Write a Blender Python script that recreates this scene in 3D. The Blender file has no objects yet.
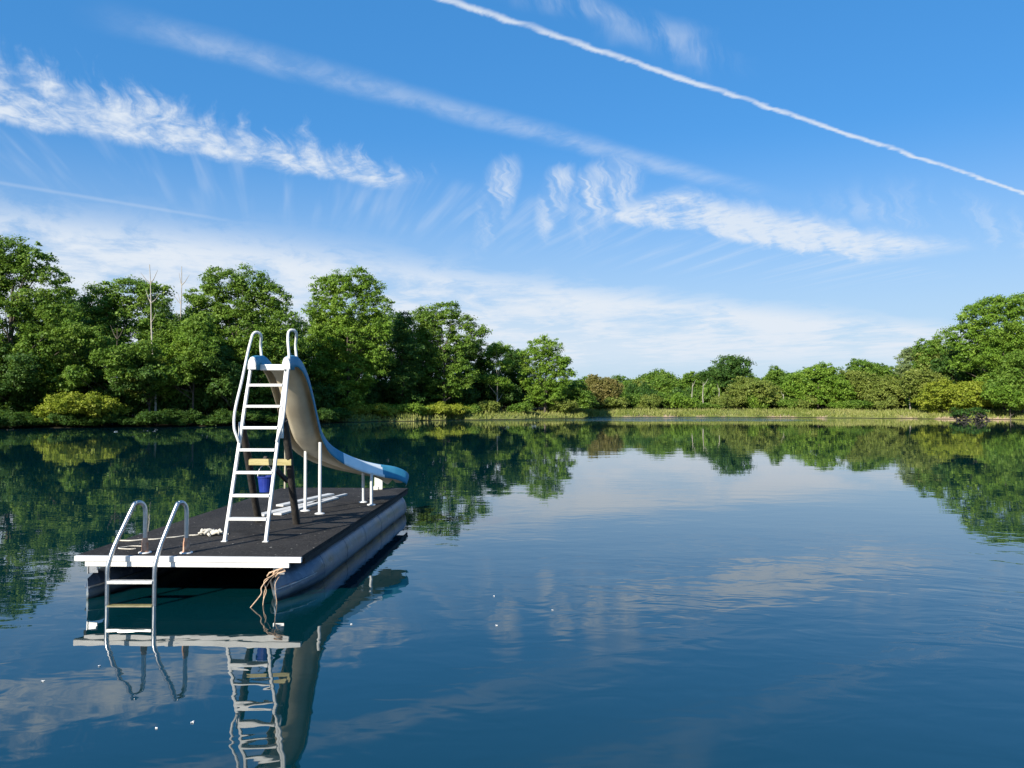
import bpy, math, random
import numpy as np
from mathutils import Vector, Matrix

random.seed(7)
rng = np.random.default_rng(7)
R = math.radians
scene = bpy.context.scene
col = scene.collection

# ------------------------------------------------------------------ camera, sky, sun, exposure
CAM_H = 2.1
cam_data = bpy.data.cameras.new('camera')
cam = bpy.data.objects.new('camera', cam_data)
col.objects.link(cam)
cam_data.sensor_width = 36.0
cam_data.lens = 760.0 / 1024.0 * 36.0
cam_data.clip_start = 0.05
cam_data.clip_end = 6000.0
cam.location = (0, 0, CAM_H)
cam.rotation_euler = (R(90 + 1.43), 0, 0)
scene.camera = cam

SUN_EL, SUN_TRAVEL = R(29), R(33)          # light travels SUN_TRAVEL to the right of +Y
tx, ty = math.sin(SUN_TRAVEL), math.cos(SUN_TRAVEL)
sun_dir = Vector((-tx * math.cos(SUN_EL), -ty * math.cos(SUN_EL), math.sin(SUN_EL)))
sd = bpy.data.lights.new('sun', 'SUN')
sd.energy = 4.95
sd.angle = R(0.5)
sd.color = (1.0, 0.93, 0.80)
sun = bpy.data.objects.new('sun', sd)
col.objects.link(sun)
sun.rotation_euler = sun_dir.to_track_quat('Z', 'Y').to_euler()

SKY_STRENGTH = 0.10
CLOUD = 0.53                                # radiance of the brightest cloud

world = bpy.data.worlds.new('World')
scene.world = world
world.use_nodes = True


class NT:
    """small helper to write node graphs as expressions"""
    def __init__(self, tree):
        self.t = tree
        tree.nodes.clear()

    def n(self, typ, **kw):
        nd = self.t.nodes.new(typ)
        for k, v in kw.items():
            setattr(nd, k, v)
        return nd

    def put(self, sock, v):
        if isinstance(v, bpy.types.NodeSocket):
            self.t.links.new(v, sock)
        elif v is not None:
            sock.default_value = v

    def m(self, op, a, b=None, c=None, clamp=False):
        nd = self.n('ShaderNodeMath', operation=op, use_clamp=clamp)
        for i, v in enumerate((a, b, c)):
            if v is not None:
                self.put(nd.inputs[i], v)
        return nd.outputs[0]

    def ss(self, x, lo, hi, to0=0.0, to1=1.0):
        nd = self.n('ShaderNodeMapRange', interpolation_type='SMOOTHSTEP')
        self.put(nd.inputs[0], x)
        for i, v in enumerate((lo, hi, to0, to1)):
            self.put(nd.inputs[i + 1], v)
        return nd.outputs[0]

    def xyz(self, x, y, z=0.0):
        nd = self.n('ShaderNodeCombineXYZ')
        for i, v in enumerate((x, y, z)):
            self.put(nd.inputs[i], v)
        return nd.outputs[0]

    def sep(self, v):
        nd = self.n('ShaderNodeSeparateXYZ')
        self.put(nd.inputs[0], v)
        return nd.outputs

    def noise(self, vec, scale=1.0, detail=4.0, rough=0.55, dist=0.0, color=False):
        nd = self.n('ShaderNodeTexNoise')
        self.put(nd.inputs['Vector'], vec)
        nd.inputs['Scale'].default_value = scale
        nd.inputs['Detail'].default_value = detail
        nd.inputs['Roughness'].default_value = rough
        nd.inputs['Distortion'].default_value = dist
        return nd.outputs[1 if color else 0]

    def mix(self, f, a, b, blend='MIX'):
        nd = self.n('ShaderNodeMix', data_type='RGBA', blend_type=blend)
        self.put(nd.inputs[0], f)
        for sock, v in ((nd.inputs[6], a), (nd.inputs[7], b)):
            if isinstance(v, (tuple, list)):
                v = (*v[:3], 1.0)
            self.put(sock, v)
        return nd.outputs[2]

    def ramp(self, f, stops):
        nd = self.n('ShaderNodeValToRGB')
        self.put(nd.inputs[0], f)
        el = nd.color_ramp.elements
        while len(el) < len(stops):
            el.new(0.5)
        for e, (p, c) in zip(el, stops):
            e.position = p
            e.color = (*c, 1.0)
        return nd.outputs[0]


def build_world():
    w = NT(world.node_tree)
    tc = w.n('ShaderNodeTexCoord')
    x, y, z = w.sep(tc.outputs['Generated'])
    sky = w.n('ShaderNodeTexSky', sky_type='NISHITA', sun_disc=False)
    sky.sun_elevation = SUN_EL
    sky.sun_rotation = math.atan2(sun_dir.x, sun_dir.y)
    sky.altitude = 200
    sky.air_density = 1.0
    sky.dust_density = 0.25
    sky.ozone_density = 3.2
    hs = w.n('ShaderNodeHueSaturation')
    hs.inputs['Saturation'].default_value = 1.25
    hs.inputs['Value'].default_value = 1.0
    w.put(hs.inputs['Color'], sky.outputs[0])
    base = w.mix(.55, hs.outputs[0], (.034 / SKY_STRENGTH, .180 / SKY_STRENGTH, .445 / SKY_STRENGTH))
    # the clouds lie on a level sheet high above: (x/z, y/z) turned along the wind
    zz = w.m('MAXIMUM', z, 0.03)
    px, py = w.m('DIVIDE', x, zz), w.m('DIVIDE', y, zz)
    T = w.m('ADD', w.m('MULTIPLY', px, .832), w.m('MULTIPLY', py, .555))
    S = w.m('SUBTRACT', w.m('MULTIPLY', px, .555), w.m('MULTIPLY', py, .832))
    P = w.xyz(T, S)
    wob = w.m('SUBTRACT', w.noise(P, 3.0, 3.0), .5)
    wob2 = w.m('SUBTRACT', w.noise(P, 1.1, 2.0), .5)
    above = w.ss(z, .03, .07)

    def band(v, a, b, c, d):
        return w.m('MULTIPLY', w.ss(v, a, b), w.ss(v, c, d, 1.0, 0.0))

    def mul(*a):
        r = a[0]
        for k in a[1:]:
            r = w.m('MULTIPLY', r, k)
        return r

    # fibres that run across the band, leaning with the wind
    Tl = w.m('ADD', T, w.m('MULTIPLY', S, .22))
    Tw = w.m('ADD', Tl, w.m('MULTIPLY', wob, .16))
    yy = w.m('MAXIMUM', y, .05)
    AZ, EV = w.m('DIVIDE', x, yy), w.m('DIVIDE', z, yy)
    lean_ = w.m('ADD', w.m('ADD', AZ, w.m('MULTIPLY', EV, .28)), w.m('MULTIPLY', wob, .05))
    fib = w.noise(w.xyz(w.m('MULTIPLY', lean_, 24.0), w.m('MULTIPLY', EV, 6.0)), 1.0, 5.0, .62, .35)
    fine = w.noise(w.xyz(w.m('MULTIPLY', T, 14.0), w.m('MULTIPLY', S, 9.0)), 1.0, 5.0, .65, .6)
    puff = w.noise(w.xyz(w.m('MULTIPLY', Tw, 4.2), w.m('MULTIPLY', S, 3.0)), 1.0, 4.0, .6, .5)
    Sj = w.m('ADD', S, w.m('MULTIPLY', w.m('SUBTRACT', fib, .5), .52))
    tex = w.m('ADD', w.m('MULTIPLY', puff, .55), w.m('MULTIPLY', fine, .45))
    # band: left bank, loose puffs in the middle, right bank
    SA = w.m('ADD', S, w.m('MULTIPLY', w.m('SUBTRACT', fib, .5), .30))
    lowA = w.ss(SA, -3.30, -3.13)
    Su = w.m('ADD', w.m('ADD', S, w.m('MULTIPLY', T, .27)), w.m('MULTIPLY', w.m('SUBTRACT', fib, .5), -1.15))
    bankA = mul(band(T, -1.2, .05, 1.40, 1.60), lowA, w.ss(Su, -2.86, -2.46, 1.0, 0.0), w.ss(tex, .34, .64, .10, .97))
    slope = w.m('ADD', Sj, w.m('MULTIPLY', w.m('SUBTRACT', T, 1.9), -.22))
    puffs = 0.0
    fib2 = w.noise(w.xyz(w.m('MULTIPLY', lean_, 75.0), w.m('MULTIPLY', EV, 11.0), 4.0), 1.0, 4.0, .6, .3)
    fibre = mul(w.ss(fib, .36, .62, .12, 1.0), w.ss(fib2, .36, .60, .40, 1.0))
    for (a0, e0, wa, we) in ((-.014, .296, .022, .030), (.062, .292, .020, .024), (.128, .296, .040, .026)):
        da = w.m('DIVIDE', w.m('SUBTRACT', w.m('ADD', AZ, w.m('MULTIPLY', w.m('SUBTRACT', EV, e0), -.25)), a0), wa)
        ej = w.m('SUBTRACT', w.m('ADD', EV, w.m('MULTIPLY', w.m('SUBTRACT', fib, .5), .06)), e0)
        de = w.m('DIVIDE', ej, w.m('ADD', we, w.m('MULTIPLY', w.m('LESS_THAN', ej, 0.0), we * 1.6)))
        g_ = w.ss(w.m('ADD', w.m('MULTIPLY', da, da), w.m('MULTIPLY', de, de)), 0.0, 1.9, .80, 0.0)
        puffs = g_ if puffs == 0.0 else w.m('MAXIMUM', puffs, g_)
    puffs = mul(puffs, fibre)
    Ts = w.m('SUBTRACT', T, 2.6)
    bankB = mul(band(T, 2.5, 2.75, 4.7, 5.4), band(w.m('ADD', Sj, w.m('MULTIPLY', Ts, -.02)), -3.20, -2.98, -2.66, -2.36), w.ss(w.m('ADD', w.m('MULTIPLY', tex, .6), w.m('MULTIPLY', fib, .4)), .36, .58, .10, 1.0), .88)
    # thin fall streaks trailing below
    strk = w.noise(w.xyz(w.m('MULTIPLY', w.m('ADD', T, w.m('MULTIPLY', S, .30)), 7.0), w.m('MULTIPLY', S, .5)), 1.0, 3.0, .55, .2)
    virga = mul(band(S, -4.5, -3.5, -3.1, -2.9), band(T, -1.5, -.6, 5.5, 6.5), w.ss(strk, .45, .78), .30)
    # vapour trails
    c1 = w.m('ABSOLUTE', w.m('ADD', w.m('ADD', S, 1.637), w.m('MULTIPLY', w.m('SUBTRACT', tex, .5), .075)))
    c1 = w.m('DIVIDE', c1, w.m('ADD', .55, w.m('MULTIPLY', w.noise(w.xyz(w.m('MULTIPLY', T, 2.6), 0.0, 7.0), 1.0, 4.0, .6), .95)))
    trail1 = mul(w.ss(c1, .001, .022, 1.0, 0.0), w.ss(tex, .30, .58, .35, 1.0), w.ss(T, 4.5, 6.5, 1.0, .4), .84)
    l2 = w.m('ADD', w.m('ADD', S, 2.19), w.m('MULTIPLY', T, .045))
    c2 = w.m('ABSOLUTE', w.m('ADD', l2, w.m('MULTIPLY', w.m('SUBTRACT', puff, .5), .08)))
    trail2 = mul(w.ss(c2, .0, .13, 1.0, 0.0), band(T, .1, .5, 2.3, 3.3), w.ss(tex, .32, .66, .25, 1.0), .34)
    l3 = w.m('ABSOLUTE', w.m('ADD', w.m('ADD', S, 1.50), w.m('MULTIPLY', wob, .25)))
    trail3 = mul(w.ss(l3, .0, .11, 1.0, 0.0), band(T, .8, 1.2, 1.6, 1.95), w.ss(fib, .35, .7), .33)
    l4 = w.m('ABSOLUTE', w.m('ADD', w.m('ADD', S, 4.15), w.m('MULTIPLY', T, .16)))
    trail4 = mul(w.ss(l4, .0, .06, 1.0, 0.0), band(T, -.5, -.2, .7, 1.2), .18)
    thin = mul(band(S, -2.5, -2.2, -1.95, -1.7), band(T, 3.0, 4.0, 6.5, 8.5), w.ss(fib, .45, .75), .35)
    # broken veil low over the horizon
    vn = w.noise(w.xyz(w.m('MULTIPLY', Tw, 1.3), w.m('MULTIPLY', S, .8)), 1.0, 7.0, .66, .6)
    vn2 = w.noise(w.xyz(w.m('MULTIPLY', lean_, 9.0), w.m('MULTIPLY', EV, 17.0), 3.3), 1.0, 7.0, .66, .5)
    vt = w.m('ADD', w.m('MULTIPLY', vn, .42), w.m('MULTIPLY', vn2, .58))
    Sv = w.m('ADD', S, w.m('MULTIPLY', w.m('SUBTRACT', vt, .5), 3.2))
    Sv = w.m('ADD', Sv, w.ss(T, 1.0, 3.5, 0.0, .35))
    veil = mul(w.ss(Sv, -4.1, -5.3), w.ss(vt, .36, .58, .12, 1.0))
    low = mul(w.ss(S, -4.8, -10.0, .0, .55))
    veil = w.m('MAXIMUM', veil, low)
    hazy = w.ss(z, .34, .02, 0.0, .78)
    cl = 0.0
    for k in (bankA, bankB, puffs, virga, trail1, trail2, trail3, trail4, thin, veil):
        # 1-(1-a)(1-b)
        cl = k if cl == 0.0 else w.m('SUBTRACT', 1.0, w.m('MULTIPLY', w.m('SUBTRACT', 1.0, cl), w.m('SUBTRACT', 1.0, k)))
    cl = mul(cl, above)
    k = CLOUD / SKY_STRENGTH
    c_haze = (.60 * k, .75 * k, .91 * k)
    c_cloud = (.84 * k, .92 * k, 1.02 * k)
    c = w.mix(hazy, base, c_haze)
    c = w.mix(cl, c, c_cloud)
    bg = w.n('ShaderNodeBackground')
    w.put(bg.inputs[0], c)
    bg.inputs[1].default_value = SKY_STRENGTH
    out = w.n('ShaderNodeOutputWorld')
    w.t.links.new(bg.outputs[0], out.inputs[0])


build_world()

scene.view_settings.view_transform = 'Standard'
scene.view_settings.look = 'None'
scene.view_settings.exposure = 0.78
scene.view_settings.gamma = 1.0
scene.view_settings.use_curve_mapping = False
scene.render.engine = 'CYCLES'
scene.cycles.max_bounces = 7
scene.cycles.diffuse_bounces = 3
scene.cycles.glossy_bounces = 4
scene.cycles.transmission_bounces = 3
scene.cycles.transparent_max_bounces = 6
scene.cycles.sample_clamp_indirect = 6.0


# ------------------------------------------------------------------ helpers
def spot(px, D, py=None):
    """a place D metres ahead, in the direction px; with py also its height"""
    X = (px - 512.0) / 760.0 * D
    if py is None:
        return Vector((X, D, 0.0))
    return Vector((X, D, CAM_H - (py - 403.0) / 760.0 * D))


def tag(o, label=None, cat=None, group=None, kind=None):
    if label:
        o['label'] = label
    if cat:
        o['category'] = cat
    if group:
        o['group'] = group
    if kind:
        o['kind'] = kind
    return o


def thing(name, label, cat, loc, group=None):
    o = bpy.data.objects.new(name, None)
    o.empty_display_size = .2
    col.objects.link(o)
    o.location = loc
    return tag(o, label, cat, group)


def world_loc(o):
    v = Vector((0, 0, 0))
    while o is not None:
        v = v + o.location
        o = o.parent
    return v


class MB:
    """collects shapes in world coordinates, links them as ONE mesh object"""
    def __init__(self):
        self.v, self.f, self.mi, self.sm = [], [], [], []

    def add(self, vs, fs, mi=0, smooth=False):
        b = len(self.v)
        self.v.extend(Vector(p) for p in vs)
        for f in fs:
            self.f.append([b + i for i in f])
            self.mi.append(mi)
            self.sm.append(smooth)
        return self

    def box(self, c, size, rot=None, bev=0.0, mi=0):
        import bmesh
        bm = bmesh.new()
        bmesh.ops.create_cube(bm, size=1.0)
        for v in bm.verts:
            v.co = Vector((v.co.x * size[0], v.co.y * size[1], v.co.z * size[2]))
        if bev > 0:
            bmesh.ops.bevel(bm, geom=list(bm.edges), offset=bev, segments=2, affect='EDGES', profile=.7)
        M = (rot.to_4x4() if rot is not None else Matrix.Identity(4))
        bm.verts.index_update()
        vs = [M @ v.co + Vector(c) for v in bm.verts]
        fs = [[v.index for v in f.verts] for f in bm.faces]
        bm.free()
        return self.add(vs, fs, mi)

    def beam(self, a, b, wx, wz, up=(0, 0, 1), bev=0.004, mi=0):
        a, b = Vector(a), Vector(b)
        d = (b - a)
        L = d.length
        y = d.normalized()
        x = y.cross(Vector(up)).normalized()
        z = x.cross(y)
        M = Matrix((x, y, z)).transposed()
        return self.box((a + b) / 2, (wx, L, wz), M, bev, mi)

    def tube(self, pts, r, n=10, caps=True, mi=0):
        pts = [Vector(p) for p in pts]
        rs = r if isinstance(r, (list, tuple)) else [r] * len(pts)
        ref = None
        rings = []
        for i, p in enumerate(pts):
            t = (pts[min(i + 1, len(pts) - 1)] - pts[max(i - 1, 0)]).normalized()
            if ref is None:
                ref = t.orthogonal().normalized()
            ref = (ref - t * ref.dot(t)).normalized()
            bi = t.cross(ref)
            rings.append([p + (ref * math.cos(k * 2 * math.pi / n) + bi * math.sin(k * 2 * math.pi / n)) * rs[i] for k in range(n)])
        vs = [q for rg in rings for q in rg]
        fs = []
        for i in range(len(pts) - 1):
            for k in range(n):
                fs.append([i * n + k, i * n + (k + 1) % n, (i + 1) * n + (k + 1) % n, (i + 1) * n + k])
        self.add(vs, fs, mi, True)
        if caps:
            self.add(rings[0], [list(range(n))[::-1]], mi)
            self.add(rings[-1], [list(range(n))], mi)
        return self

    def loft(self, rings, mi=0, smooth=True, caps=True, closed=True):
        n = len(rings[0])
        vs = [q for rg in rings for q in rg]
        fs = []
        for i in range(len(rings) - 1):
            for k in range(n if closed else n - 1):
                fs.append([i * n + k, i * n + (k + 1) % n, (i + 1) * n + (k + 1) % n, (i + 1) * n + k])
        self.add(vs, fs, mi, smooth)
        if caps:
            self.add(rings[0], [list(range(n))[::-1]], mi)
            self.add(rings[-1], [list(range(n))], mi)
        return self

    def build(self, name, mat, parent=None):
        base = world_loc(parent)
        me = bpy.data.meshes.new(name)
        me.from_pydata([p - base for p in self.v], [], self.f)
        mats = mat if isinstance(mat, (list, tuple)) else [mat]
        for m_ in mats:
            me.materials.append(m_)
        me.polygons.foreach_set('material_index', self.mi)
        me.polygons.foreach_set('use_smooth', self.sm)
        me.update()
        o = bpy.data.objects.new(name, me)
        col.objects.link(o)
        o.parent = parent
        return o


def mesh_np(name, verts, faces, mat):
    """quads or triangles from numpy arrays"""
    k = faces.shape[1]
    me = bpy.data.meshes.new(name)
    me.vertices.add(len(verts))
    me.vertices.foreach_set('co', np.ascontiguousarray(verts, dtype=np.float32).ravel())
    me.loops.add(faces.size)
    me.loops.foreach_set('vertex_index', np.ascontiguousarray(faces, dtype=np.int32).ravel())
    me.polygons.add(len(faces))
    me.polygons.foreach_set('loop_start', np.arange(0, faces.size, k, dtype=np.int32))
    me.materials.append(mat)
    me.update(calc_edges=True)
    return me


def catmull(P, n):
    P = [Vector(p) for p in P]
    out = []
    for i in range(len(P) - 1):
        p0, p1, p2, p3 = P[max(i - 1, 0)], P[i], P[i + 1], P[min(i + 2, len(P) - 1)]
        for k in range(n):
            t = k / n
            out.append(0.5 * ((2 * p1) + (p2 - p0) * t + (2 * p0 - 5 * p1 + 4 * p2 - p3) * t * t + (3 * p1 - p0 - 3 * p2 + p3) * t ** 3))
    out.append(P[-1].copy())
    return out


# ------------------------------------------------------------------ materials
def new_mat(name):
    m = bpy.data.materials.new(name)
    m.use_nodes = True
    return m, NT(m.node_tree)


def finish(t, bsdf):
    out = t.n('ShaderNodeOutputMaterial')
    t.t.links.new(bsdf, out.inputs[0])


def surf(name, c1, c2, scale=6.0, rough=.5, metal=0.0, bump=.0, bscale=40.0, spec=.5, dirt=None, dirt_amt=.5, dirt_scale=3.0, stretch=(1, 1, 1)):
    m, t = new_mat(name)
    tc = t.n('ShaderNodeTexCoord')
    mp = t.n('ShaderNodeMapping')
    mp.inputs['Scale'].default_value = stretch
    t.put(mp.inputs[0], tc.outputs['Object'])
    v = mp.outputs[0]
    f = t.ss(t.noise(v, scale, 5.0, .6), .3, .7)
    c = t.mix(f, c1, c2)
    if dirt:
        d = t.ss(t.noise(v, dirt_scale, 6.0, .7, .4), .72 - dirt_amt * .3, .78)
        c = t.mix(d, c, dirt)
    b = t.n('ShaderNodeBsdfPrincipled')
    t.put(b.inputs['Base Color'], c)
    rn = t.m('ADD', rough - .08, t.m('MULTIPLY', t.noise(v, scale * 2.3, 3.0), .16))
    t.put(b.inputs['Roughness'], rn)
    b.inputs['Metallic'].default_value = metal
    b.inputs['Specular IOR Level'].default_value = spec
    if bump > 0:
        bp = t.n('ShaderNodeBump')
        bp.inputs['Strength'].default_value = bump
        bp.inputs['Distance'].default_value = .01
        t.put(bp.inputs['Height'], t.noise(v, bscale, 4.0, .6))
        t.put(b.inputs['Normal'], bp.outputs[0])
    finish(t, b.outputs[0])
    return m


def foliage(name, stops, trans=.42, scale=.55):
    m, t = new_mat(name)
    g = t.n('ShaderNodeNewGeometry')
    tc = t.n('ShaderNodeTexCoord')
    n1 = t.noise(tc.outputs['Object'], scale, 4.0, .65)
    f = t.m('ADD', t.m('MULTIPLY', g.outputs['Random Per Island'], .45), t.m('MULTIPLY', t.ss(n1, .34, .66), .55))
    c = t.ramp(f, stops)
    d = t.n('ShaderNodeBsdfPrincipled')
    t.put(d.inputs['Base Color'], c)
    d.inputs['Roughness'].default_value = .55
    d.inputs['Specular IOR Level'].default_value = .28
    tr = t.n('ShaderNodeBsdfTranslucent')
    t.put(tr.inputs[0], t.mix(.5, c, (.16, .24, .02)))
    mx = t.n('ShaderNodeMixShader')
    mx.inputs[0].default_value = trans
    t.t.links.new(d.outputs[0], mx.inputs[1])
    t.t.links.new(tr.outputs[0], mx.inputs[2])
    finish(t, mx.outputs[0])
    return m


LEAF = {
    'mid': foliage('leaves_mid', [(0, (.055, .125, .016)), (.5, (.135, .245, .028)), (1, (.25, .36, .06))]),
    'bright': foliage('leaves_bright', [(0, (.080, .170, .016)), (.5, (.17, .30, .030)), (1, (.29, .41, .06))]),
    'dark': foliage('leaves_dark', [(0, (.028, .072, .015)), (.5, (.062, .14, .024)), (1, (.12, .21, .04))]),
    'yellow': foliage('leaves_yellow', [(0, (.15, .21, .018)), (.5, (.27, .33, .028)), (1, (.40, .43, .06))]),
    'olive': foliage('leaves_olive', [(0, (.115, .17, .03)), (.5, (.21, .265, .048)), (1, (.31, .35, .08))]),
    'pale': foliage('leaves_pale', [(0, (.12, .18, .07)), (.5, (.20, .27, .10)), (1, (.29, .35, .15))]),
    'rust': foliage('leaves_rust', [(0, (.14, .145, .035)), (.5, (.22, .195, .055)), (1, (.30, .25, .09))]),
}
M_bark = surf('bark', (.05, .038, .028), (.12, .10, .08), 5.0, .9, bump=.4, bscale=12, stretch=(3, 3, .6))
M_palebark = surf('pale_bark', (.26, .23, .19), (.42, .39, .34), 4.0, .85, bump=.3, bscale=10, stretch=(3, 3, .6))
M_white = surf('white_enamel', (.58, .58, .565), (.67, .67, .65), 5, .42, dirt=(.40, .27, .17), dirt_amt=.22, dirt_scale=11)
M_fascia = surf('white_trim_board', (.60, .59, .565), (.71, .70, .67), 4, .55, dirt=(.40, .37, .30), dirt_amt=.2, dirt_scale=7, stretch=(1, 1, 5))
M_plank = surf('painted_plank', (.52, .51, .48), (.64, .63, .60), 6, .65, dirt=(.35, .32, .27), dirt_amt=.35, dirt_scale=6)
M_tube = surf('stainless_tube', (.44, .45, .46), (.56, .57, .58), 14, .34, metal=1.0, dirt=(.33, .28, .22), dirt_amt=.12, dirt_scale=16)
M_rust = surf('rusty_flange', (.33, .15, .08), (.50, .30, .20), 22, .8, bump=.4, bscale=60)
M_alum = surf('aluminium_tread', (.60, .60, .58), (.72, .72, .70), 20, .42, metal=.6)
M_wettread = surf('algae_stained_tread', (.16, .14, .06), (.24, .21, .10), 20, .5)
M_blue = surf('blue_gelcoat', (.032, .20, .33), (.060, .265, .39), 3.0, .55, dirt=(.10, .32, .46), dirt_amt=.2, dirt_scale=3.5, spec=.2)
M_sunpatch = surf('sunlit_white_gelcoat', (.70, .75, .76), (.80, .83, .83), 5, .5)  # sunlight on the flange is put into this white
M_fibre = surf('raw_fibreglass_underside', (.50, .42, .29), (.62, .54, .39), 2.2, .6, dirt=(.24, .17, .09), dirt_amt=.45, dirt_scale=1.6, bump=.1)
M_timber = surf('tarred_timber_pole', (.016, .014, .012), (.045, .038, .032), 7, .75, bump=.5, bscale=18, stretch=(4, 4, .6))
M_lumber = surf('yellow_lumber', (.27, .225, .085), (.40, .345, .16), 8, .7, bump=.15, stretch=(.6, 4, 4))
M_bucket = surf('blue_plastic', (.012, .025, .20), (.02, .045, .28), 6, .35)
M_rope = surf('tan_rope', (.42, .27, .17), (.60, .43, .30), 60, .9, bump=.6, bscale=160)
M_whiterope = surf('weathered_white_rope', (.50, .46, .38), (.66, .62, .54), 60, .9, bump=.6, bscale=140)
M_under = surf('dark_underframe', (.012, .011, .010), (.025, .023, .02), 6, .85)
M_strap = surf('galvanised_bracket', (.35, .36, .37), (.50, .51, .52), 15, .4, metal=.9)
M_block = surf('weathered_white_post', (.55, .53, .47), (.72, .70, .64), 8, .8, dirt=(.30, .26, .20), dirt_amt=.5, dirt_scale=8, bump=.3)
M_stick = surf('grey_stick', (.30, .27, .20), (.44, .40, .30), 9, .85)
M_fluff = surf('white_fluff', (.75, .74, .70), (.85, .84, .80), 30, .9)


def mat_deck():
    m, t = new_mat('dark_deck_matting')
    tc = t.n('ShaderNodeTexCoord')
    v = tc.outputs['Object']
    f = t.ss(t.noise(v, 1.3, 5.0, .65), .3, .7)
    c = t.mix(f, (.014, .013, .0125), (.034, .031, .029))
    c = t.mix(t.ss(t.noise(v, 38.0, 4.0, .7), .48, .68), c, (.066, .061, .057))
    c = t.mix(t.ss(t.noise(v, 9.0, 5.0, .75, .5), .60, .70, 0, .6), c, (.13, .12, .105))
    c = t.mix(t.ss(t.noise(v, 24.0, 2.0, .5), .735, .76), c, (.45, .42, .36))     # droppings and grit
    x_, y_, z_ = t.sep(v)
    jy = t.m('ADD', y_, t.m('MULTIPLY', t.noise(v, 2.0, 2.0), .03))
    sx = t.m('ABSOLUTE', t.m('SUBTRACT', t.m('FRACT', t.m('DIVIDE', jy, 1.83)), .5))
    c = t.mix(t.ss(sx, .004, .0015, 0.0, .85), c, (.006, .006, .006))           # mat seams
    wet = t.ss(t.noise(t.xyz(t.m('MULTIPLY', x_, 1.4), y_, 5.0), .9, 4.0, .6, .6), .56, .64)
    c = t.mix(t.m('MULTIPLY', wet, .55), c, (.010, .0095, .009))                 # damp patches
    b = t.n('ShaderNodeBsdfPrincipled')
    t.put(b.inputs['Base Color'], c)
    b.inputs['Roughness'].default_value = .92
    b.inputs['Specular IOR Level'].default_value = .2
    bp = t.n('ShaderNodeBump')
    bp.inputs['Strength'].default_value = .6
    bp.inputs['Distance'].default_value = .012
    t.put(bp.inputs['Height'], t.noise(v, 55.0, 4.0, .7))
    t.put(b.inputs['Normal'], bp.outputs[0])
    finish(t, b.outputs[0])
    return m


def mat_pontoon():
    m, t = new_mat('dull_aluminium_pontoon')
    tc = t.n('ShaderNodeTexCoord')
    v = tc.outputs['Object']
    x, y, z = t.sep(v)
    f = t.ss(t.noise(v, 2.2, 6.0, .7, .5), .35, .68)
    c = t.mix(f, (.062, .092, .135), (.16, .205, .27))
    c = t.mix(t.ss(t.noise(v, 11.0, 5.0, .7), .55, .72, 0, .5), c, (.34, .37, .42))
    line = t.m('ADD', z, t.m('MULTIPLY', t.noise(v, 5.0, 3.0), .05))
    c = t.mix(t.m('MULTIPLY', t.m('MULTIPLY', t.ss(line, .13, .09), t.ss(line, .05, .08)), .5), c, (.24, .25, .22))
    c = t.mix(t.ss(line, .075, .03, 0.0, .8), c, (.035, .045, .035))          # algae at the water line
    b = t.n('ShaderNodeBsdfPrincipled')
    t.put(b.inputs['Base Color'], c)
    b.inputs['Metallic'].default_value = .55
    t.put(b.inputs['Roughness'], t.m('ADD', .36, t.m('MULTIPLY', f, .16)))
    bp = t.n('ShaderNodeBump')
    bp.inputs['Strength'].default_value = .25
    bp.inputs['Distance'].default_value = .02
    t.put(bp.inputs['Height'], t.noise(v, 4.0, 3.0))
    t.put(b.inputs['Normal'], bp.outputs[0])
    finish(t, b.outputs[0])
    return m


M_deck, M_pontoon = mat_deck(), mat_pontoon()


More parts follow.
